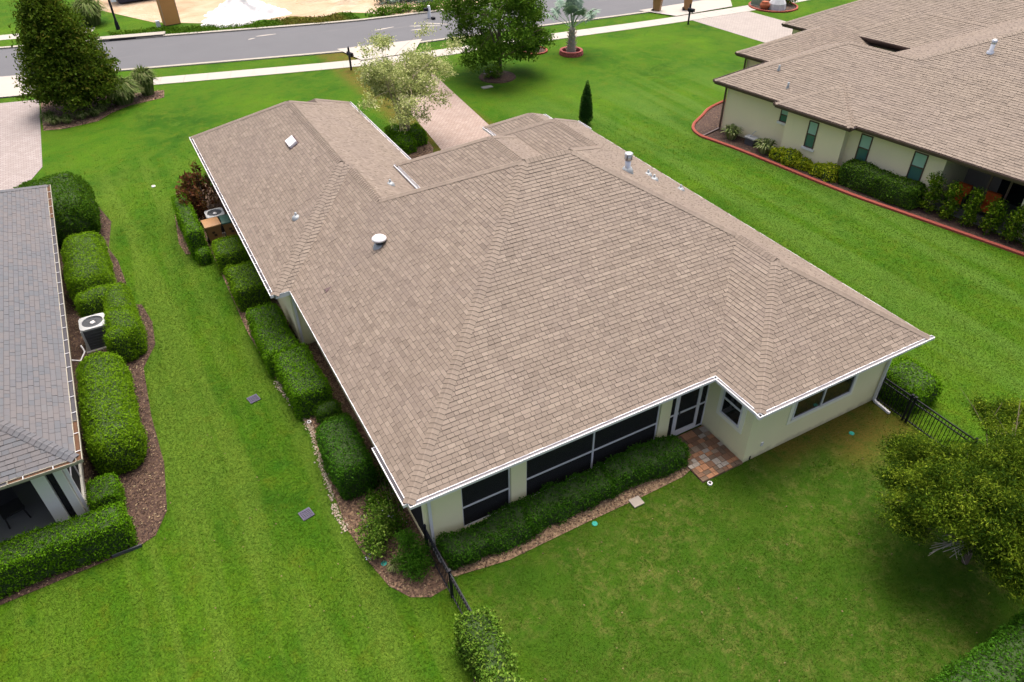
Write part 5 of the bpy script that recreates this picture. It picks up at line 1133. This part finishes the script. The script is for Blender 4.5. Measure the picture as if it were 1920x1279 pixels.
bin_('tan wheeled bin with tan lid beside the thin hedge', -1.16, 19.62, .06, 'bin'); bin_('tan wheeled bin with dark green lid against the house wall', -.42, 19.62, -.03, 'bin_green')
bin_('tan wheeled bin at the kerb, left of the right house apron', 38.9, 40.4, .6, 'bin', group='bins left at the kerb'); bin_('tan wheeled bin on the apron near the mailbox', 41.2, 39.3, .9, 'bin', group='bins left at the kerb')
# grey box on the right bed
x, y = rloc(.05, -2.95); g = empty('utility_box', (x, y, 0), RZ, 'dark grey garden box with pump handle on red mulch by the right house', 'box'); MB().box(-.18, .18, -.28, .28, .08, .38).build('body', 'acdark', g)
MB().box(-.22, .22, -.33, .33, .38, .44).build('lid', 'acgrey', g); MB().tube([(.0, .1, .44), (.1, -.05, .72), (.16, -.1, .74)], .018, 6).build('handle', 'acgrey', g)
for sx in (-.15, .15): MB().box(sx-.03, sx+.03, -.26, .26, 0, .08).build('foot', 'acdark', g)
# orange chairs inside the right porch
for i, (u, v) in enumerate(((1.5, -13.35), (1.6, -14.6))):
    x, y = rloc(u, v); c = empty('lounge_chair', (x, y, .1), RZ-1.57, ('orange cushioned chair behind the second column shrub', 'orange cushioned chair behind the fourth column shrub')[i], 'chair', 'orange porch chairs')
    MB().box(-.30, .30, -.30, .30, .24, .42).build('seat', 'orange', c); MB().box(-.30, .30, .26, .42, .42, .95).build('backrest', 'orange', c)
    for sx in (-.36, .36): MB().box(sx-.05, sx+.05, -.32, .40, .1, .62).build('armrest', 'furn', c)
    MB().box(-.34, .34, -.30, .36, .12, .24).build('frame', 'furn', c)

# ------------------------------------------------------------------ small things on the lawn
def grate(x, y, label):
    g = empty('drain_grate', (x, y, 0), .2, label, 'drain', 'lawn drain grates'); MB().box(-.17, .17, -.17, .17, .0, .014).build('pit', 'furn', g); f = MB()
    for q in (-.17, .14): f.box(-.17, .17, q, q+.03, .014, .036); f.box(q, q+.03, -.14, .14, .015, .037)
    f.build('frame', 'drain', g)
    for i in range(5): MB().box(-.14, .14, -.12+i*.058, -.092+i*.058, .016, .033).build('bar', 'drain', g)
    for i in range(4): MB().box(-.10+i*.066, -.085+i*.066, -.14, .14, .014, .030).build('bar', 'drain', g)
grate(-2.14, 8.72, 'square lawn drain grate farther from the camera'); grate(-1.98, 3.25, 'square lawn drain grate nearer the camera')
def valve(x, y, label):
    v = empty('valve_cover', (x, y, 0), 0, label, 'valve cover', 'teal valve covers'); MB().lathe([(.08, 0), (.08, .02), (.065, .028)], n=16).build('cover', 'teal', v, False); MB().lathe([(.035, .028), (.03, .04)], n=10).build('cap', 'teal', v)
valve(-.67, .70, 'round teal valve cover in the rear corner bed'); valve(13.66, -1.94, 'round teal valve cover on bare soil below the bedroom window'); valve(4.82, -.92, 'round teal valve cover half hidden below the lanai hedge')
tag(MB().box(6.08, 6.42, -1.03, -.73, .02, .055).build('stepping_stone', 'stone_grey'), 'square grey stepping stone in front of the lanai hedge', 'stone')
sp = empty('cleanout_cap', (8.5, -1.36, 0), 0, 'round pale pipe cap at the patio corner', 'pipe cap'); MB().lathe([(.075, 0), (.075, .05), (.05, .055)], n=14).build('pipe', 'white', sp); MB().lathe([(.045, .055), (.04, .07)], n=10).build('cap', 'furn', sp)
sp = empty('sprinkler_cap', (-2.79, 26.87, 0), 0, 'small white utility cap on the side lawn', 'cap'); MB().lathe([(.10, 0), (.095, .04), (.07, .06)], n=14).build('ring', 'white', sp); MB().lathe([(.06, .06), (.05, .07)], n=10).build('lid', 'stone_grey', sp)
sp = empty('cleanout_cap', (-.86, 6.75, 0), 0, 'round pale pipe cap beside the pebble edging', 'pipe cap'); MB().lathe([(.07, 0), (.07, .06), (.045, .06)], n=14).build('pipe', 'white', sp); MB().lathe([(.042, .06), (.035, .065)], n=10).build('cap', 'furn', sp)
# fallen leaves on the lawn
P = np.column_stack([rng.uniform(-6, 15, 420), rng.uniform(-8, 8, 420), np.full(420, .055)]); P = P[~inside(P, [(.4, .4), (9.8, .4), (9.8, -1.2), (15.6, -1.2), (15.6, 9), (.4, 9)])]
tag(leaves('fallen_leaves', P, np.tile([0, 0, 1.], (len(P), 1)), .045, 'chip', None, .8, .6, rng.uniform(.4, .85, len(P)), 'stuff'), 'fallen dry leaves strewn over the lawns', 'leaves')

# ------------------------------------------------------------------ front yard rings
def ring(label, x, y, r, n, mat, h2=.14, w=.16, rows=1):
    g = empty('block_ring', (x, y, 0), 0, label, 'edging')
    MB().lathe([(r-.02, .0), (r-.03, .04), (r*.5, .10), (.05, .12)], n=24).build('mulch', 'mulch_red', g)
    for row in range(rows):
        me = MB().box(-w/2, w/2, -math.pi*(r+w/2)/n*.94, math.pi*(r+w/2)/n*.94, 0, h2).mesh('block'); me.materials.append(MT[mat])
        for i in range(n): t0 = 2*math.pi*(i+.5*row)/n; o = link('block', me, None, g, ((r+w/2-.03*row)*math.cos(t0), (r+w/2-.03*row)*math.sin(t0), row*(h2+.005))); o.rotation_euler[2] = t0
    return g
ring('round red block ring around the fan palm', 26.5, 34.3, .68, 20, 'redblock', .15, .18, 2); ring('low red edging ring by the walk behind the oak', 24.6, 36.2, .8, 22, 'brickred', .1, .12)
o = MB().lathe([(1.25, 0), (1.2, .06), (.6, .14), (.05, .16)], n=26).build('mulch_ring', 'mulch_red', None, False, (19.6, 32.6, 0)); tag(o, 'brown mulch ring under the oak on the front lawn', 'mulch')
bush('shrub', 'small flowering shrub at the foot of the oak', [(19.3, 32.3, .5, .5, .5, .45), (19.0, 32.6, .4, .4, .4, .35)], 900, .12, 'lf_oak', flowers=60)
bush('shrub', 'small silvery shrub in the low red edging ring', [(24.5, 36.2, .5, .5, .5, .45)], 700, .12, 'lf_palm')
tag(MB().box(17.75, 18.45, 31.0, 31.35, .0, .05).build('splash_block', 'concrete'), 'flat pale concrete block beside the oak mulch ring', 'block')
# corner bed by the right driveway
ring('curved salmon edging round the boulder bed by the right driveway', 48.3, 36.6, 1.9, 40, 'brickred', .12, .14)
o = MB().lathe([(.75, 0), (.7, .5), (.45, .95), (.15, 1.15)], n=9).build('boulder', 'boulder', None, False, (47.9, 35.8, 0)); tag(o, 'pale grey boulder in the salmon edged bed', 'boulder')
o = MB().lathe([(.2, 0), (.42, .3), (.40, .5), (.28, .62), (.30, .66)], n=16).build('clay_pot', 'terracotta', None, True, (46.9, 36.2, 0)); tag(o, 'round terracotta pot beside the pale boulder', 'pot')
ub = empty('utility_box', (47.6, 37.6, 0), .2, 'green electric utility box behind the pale boulder', 'utility box'); MB().box(-.5, .5, -.45, .45, .08, 1.1).build('body', 'utilgreen', ub); MB().box(-.55, .55, -.5, .5, 1.1, 1.18).build('lid', 'utilgreen', ub); MB().box(-.6, .6, -.55, .55, 0, .08).build('pad', 'concrete', ub)
bush('shrub', 'dark round shrub right of the pale boulder', [(49.6, 36.2, .7, .6, .6, .65)], 1000, .14, 'lf_dark')

# ------------------------------------------------------------------ street things
def mailbox(x, y, label, lamp=False):
    b = empty('mailbox', (x, y, 0), .2, label, 'mailbox', 'dark mailboxes'); MB().box(-.05, .05, -.05, .05, 0, 1.45).build('post', 'black', b); MB().box(-.035, .035, -.30, .12, .92, .97).build('arm', 'black', b)
    m = MB(); n = 8
    pr = [(.12*math.cos(math.pi*i/n), .12+.12*math.sin(math.pi*i/n)) for i in range(n+1)]+[(-.12, 0), (.12, 0)]
    A = [(p, -.40, 1.0+q) for p, q in pr]; B = [(p, .14, 1.0+q) for p, q in pr]; m.poly(A); m.poly(B[::-1])
    for i in range(len(pr)): m.poly([A[i-1], A[i], B[i], B[i-1]])
    m.build('box', 'black', b); MB().lathe([(.07, 1.45), (.05, 1.5), (.01, 1.58)], n=8).build('finial', 'black', b); MB().box(.121, .13, -.2, -.02, 1.12, 1.17).build('flag', 'white', b)
mailbox(11.62, 38.9, 'dark mailbox post at the walk behind the crape myrtle'); mailbox(38.6, 36.0, 'dark mailbox post at the corner of the right driveway'); mailbox(-3.0, 47.4, 'dark mailbox post at the kerb behind the magnolia')
lp = empty('street_lamp', (-1.24, 57.9, 0), 0, 'dark street lamp post with white sign across the street', 'street lamp'); MB().lathe([(.16, 0), (.14, .5), (.085, .7), (.07, 4.6), (.05, 4.7)], n=12).build('post', 'black', lp, True); MB().box(.10, .50, -.03, .0, 2.0, 2.65).build('sign', 'paper', lp); MB().box(-.1, .1, -.015, .0, 2.2, 2.3).build('sign_bracket', 'black', lp)
MB().lathe([(.07, 4.7), (.2, 4.75), (.22, 5.1), (.1, 5.25), (.02, 5.4)], n=14).build('lamp_head', 'black', lp)
pb = empty('site_box', (2.75, 57.3, 0), .15, 'tall tan upright box with white notice on the building lot', 'box'); MB().box(-.62, .62, -.35, .35, .05, 2.7).build('body', 'board', pb); MB().box(-.30, .30, -.362, -.352, 2.05, 2.55).build('notice', 'paper', pb); MB().box(-.66, .66, -.38, .38, 2.7, 2.78).build('top', 'board', pb); MB().box(-.6, .6, -.33, .33, 0, .05).build('skid', 'furn', pb)
for x in (-.62, .58): MB().box(x, x+.04, -.365, -.352, .1, 2.7).build('edge_trim', 'bark_pale', pb)
tag(MB().box(1.55, 1.85, 56.9, 57.25, 0, .45).build('block', 'boulder'), 'small pale block on the grass beside the tan box', 'block')
dm = empty('dumpster', (1.6, 67.2, 0), .12, 'dark navy dumpster at the top edge of the picture', 'dumpster'); m = MB(); lo = [(-2.0, -.9), (2.6, -.9), (2.6, .9), (-2.0, .9)]; hi = [(-2.4, -1.05), (2.8, -1.05), (2.8, 1.05), (-2.4, 1.05)]
for i in range(4): m.poly([(*lo[i-1], .15), (*lo[i], .15), (*hi[i], 1.7), (*hi[i-1], 1.7)])
m.poly([(*q, .5) for q in lo]); m.build('body', 'navy', dm)
for i in range(8): MB().bar((-1.9+i*.6, -.93, .15), (-2.1+i*.62, -1.08, 1.7), .08, .06).build('rib', 'navy', dm)
for i in range(4): MB().bar((*hi[i-1], 1.72), (*hi[i], 1.72), .12, .12).build('rim', 'navy', dm)
# mound of white rock
def mound(name, label, c, rx, ry, h2, mat, cat, seed):
    R = random.Random(seed); n, k_ = 56, 22; m = MB(); V = []
    for j in range(k_+1):
        t0 = j/k_
        for i in range(n):
            a = 2*math.pi*i/n; q = 1+.16*math.sin(3*a+seed)+.10*math.sin(5*a+2*seed)+.05*math.sin(11*a); V.append((c[0]+rx*t0*q*math.cos(a), c[1]+ry*t0*q*math.sin(a), h2*(1-t0)**1.25*(1+.10*math.sin(7*a+9*t0))+(R.gauss(0, .045)+.10*math.sin(a*9+t0*14)*math.sin(t0*21+a*4))*h2*.6*(t0 < .97)*(t0 > .04) if t0 < 1 else -.02))
    m.v = V
    for j in range(k_):
        for i in range(n): a = j*n+i; b = j*n+(i+1) % n; m.f.append((a, b, b+n, a+n)); m.t.append(.5)
    return tag(m.build(name, mat, None, True), label, cat)
mound('rock_pile', 'big white pile of crushed rock beyond the street', (8.2, 56.6, 0), 3.6, 2.6, 1.9, 'sandwhite', 'rock pile', 2)
mound('sand_pile', 'low heap of brown dirt on the building lot', (17.6, 56.5, 0), 1.6, 1.0, .5, 'sand', 'dirt heap', 5); mound('sand_pile', 'low heap of dirt by the weeds on the building lot', (15.3, 59, 0), 2.2, 1.2, .6, 'sand', 'dirt heap', 9)
hg = empty('erosion_mat', (0, 0, 0)); bpy.data.objects.remove(hg)
bush('weeds', 'grey-green weeds at the edge of the building lot', [(21.5, 54.5, .5, 2.6, .9, .6), (24, 53.0, .5, 2, .8, .6)], 2600, .25, 'lf_palm', 'weeds', clump=300, cr=.2); bush('weeds', 'bright green weeds along the far kerb', [(19.5, 51.2, .25, 2.2, .6, .3), (22.3, 50.4, .25, 1.4, .5, .3)], 2200, .2, 'lf_oak', 'weeds', clump=300, cr=.2)
P = np.column_stack([rng.uniform(-2, 16.5, 5200), np.zeros(5200), rng.uniform(.02, .14, 5200)]); ly = np.interp(P[:, 0], [p[0] for p in FAR], [p[1] for p in FAR]); P[:, 1] = ly+.45+rng.uniform(0, 2.0, 5200)**1.1+.5*np.sin(P[:, 0]*1.3)*(rng.uniform(size=5200))
tag(leaves('verge_grass', P, np.tile([0, 0, 1.], (len(P), 1)), .22, 'blade', None, .2, .25, None, 'stuff'), 'rough grass verge along the far kerb', 'grass')
mk = empty('marker_post', (21.6, 48.3, 0), .1, 'small white post with dark cap at the far kerb', 'post'); MB().lathe([(.16, 0), (.14, .7), (.10, .95)], n=10).build('post', 'paper', mk); MB().box(-.45, -.12, -.1, .1, .55, .8).build('cap', 'black', mk); MB().box(-.1, .14, -.75, -.4, .01, .18).build('foot', 'black', mk)
# storm inlet in the far kerb
ix, iy = -1.2, np.interp(-1.2, [p[0] for p in FAR], [p[1] for p in FAR]); inl = empty('storm_inlet', (ix, iy, 0), -.22, 'concrete storm drain inlet in the far kerb', 'storm drain'); MB().box(-2.2, 3.0, .05, .75, .10, .20).build('slab', 'kerb', inl); MB().box(-1.0, 2.8, -.05, .04, .02, .16).build('opening', 'furn', inl); MB().box(-2.0, 2.9, -.08, .05, .165, .20).build('lintel', 'kerb', inl)
# sand tracked onto the road
for i, (x, y, L, a2) in enumerate(((20.3, 46.3, 2.6, -.5), (21.4, 46.4, 2.2, -.75), (19.6, 45.6, 1.6, -.2), (17.2, 47.2, 1.8, .1), (8.6, 50.2, 1.6, -.1), (7.4, 49.8, .6, .2))):
    c, q = math.cos(a2), math.sin(a2); pts = [(x+c*u-q*v, y+q*u+c*v) for u, v in ((-L/2, -.05), (-L*.2, -.12), (L/2, -.04), (L*.45, .07), (0, .13), (-L*.4, .06))]; sheet('road_sand', pts, .010+.0005*i, 'concrete', 'structure')

# grass blades over the near lawns
def lawn_points():
    out = []
    hou = [[(.5, .5), (9.8, .5), (9.8, -1.2), (15.6, -1.2), (15.6, 17.2), (7, 25), (-.1, 25), (-.1, 10.7), (.5, 10.7)], [(-30, 5.9), (-7.3, 5.9), (-7.3, 22.4), (-30, 22.4)], [(8.45, .6), (9.9, .6), (9.9, -1.25), (8.3, -1.25)]]
    for (x0, x1, y0, y1) in ((-13, 32, -9.5, 40),):
        P = rng.uniform((x0, y0), (x1, y1), (3000000, 2)); d = np.hypot(P[:, 0]+3.1, P[:, 1]+10.9)
        P = P[rng.uniform(size=len(P)) < np.clip((46-d)/30, 0, 1)**1.5*(np.abs(np.arctan2(P[:, 0]+3.1, P[:, 1]+10.9)-.4975) < 1.0)]; bad = np.zeros(len(P), bool)
        for q in EXCL+hou+[BED_MAG, BED_FRONT, [(11.2, 21.5), (15.05, 21.5), (15.3, 25.5), (15.9, 32.4), (16.55, 38.9), (12.9, 39.2), (12.35, 32.2), (11.75, 26.2)], [(-30, 22), (-8.6, 22), (-8.6, 29.5), (-7.4, 32.2), (-7.3, 43.4), (-30, 44.6)]]: bad |= inside(P, q)
        # thinner where worn
        s = np.sin(P[:, 0]*1.9+np.sin(P[:, 1]*1.3)*1.7)*np.sin(P[:, 1]*1.6+np.sin(P[:, 0]*.9)*2.1)
        back = (P[:, 0] > .5) & (P[:, 0] < 15.2) & (P[:, 1] < -.8)
        bad |= back & (rng.uniform(size=len(P)) < .30+.30*(s > .25))
        bad |= (P[:, 0] > 10) & (P[:, 0] < 15.4) & (P[:, 1] > -3.0) & (P[:, 1] < 1) & (P[:, 1] > -2.2-.6*(P[:, 0] > 12.3)) & (rng.uniform(size=len(P)) < .82)
        out.append(P[~bad])
    return np.concatenate(out)
P = lawn_points(); n = len(P)
h = .018+.024*rng.uniform(size=n); dd = np.hypot(P[:, 0]+3, P[:, 1]+11); wd = (.005+.007*rng.uniform(size=n))*np.clip(dd/20, .8, 2)
an = rng.uniform(0, 6.283, n); ln = rng.normal(0, .028, (n, 2))
dx = np.column_stack([np.cos(an)*wd, np.sin(an)*wd, np.zeros(n)]); B = np.column_stack([P, np.full(n, .002)])
V = np.stack([B-dx, B+dx, B+np.column_stack([ln, h])], 1)
lw = np_mesh('lawn', V, 3, rng.uniform(0, 1, n), 'blade', None, 'stuff'); tag(lw, 'short mown green grass on the lawns round the houses', 'grass')
print('blades', n)
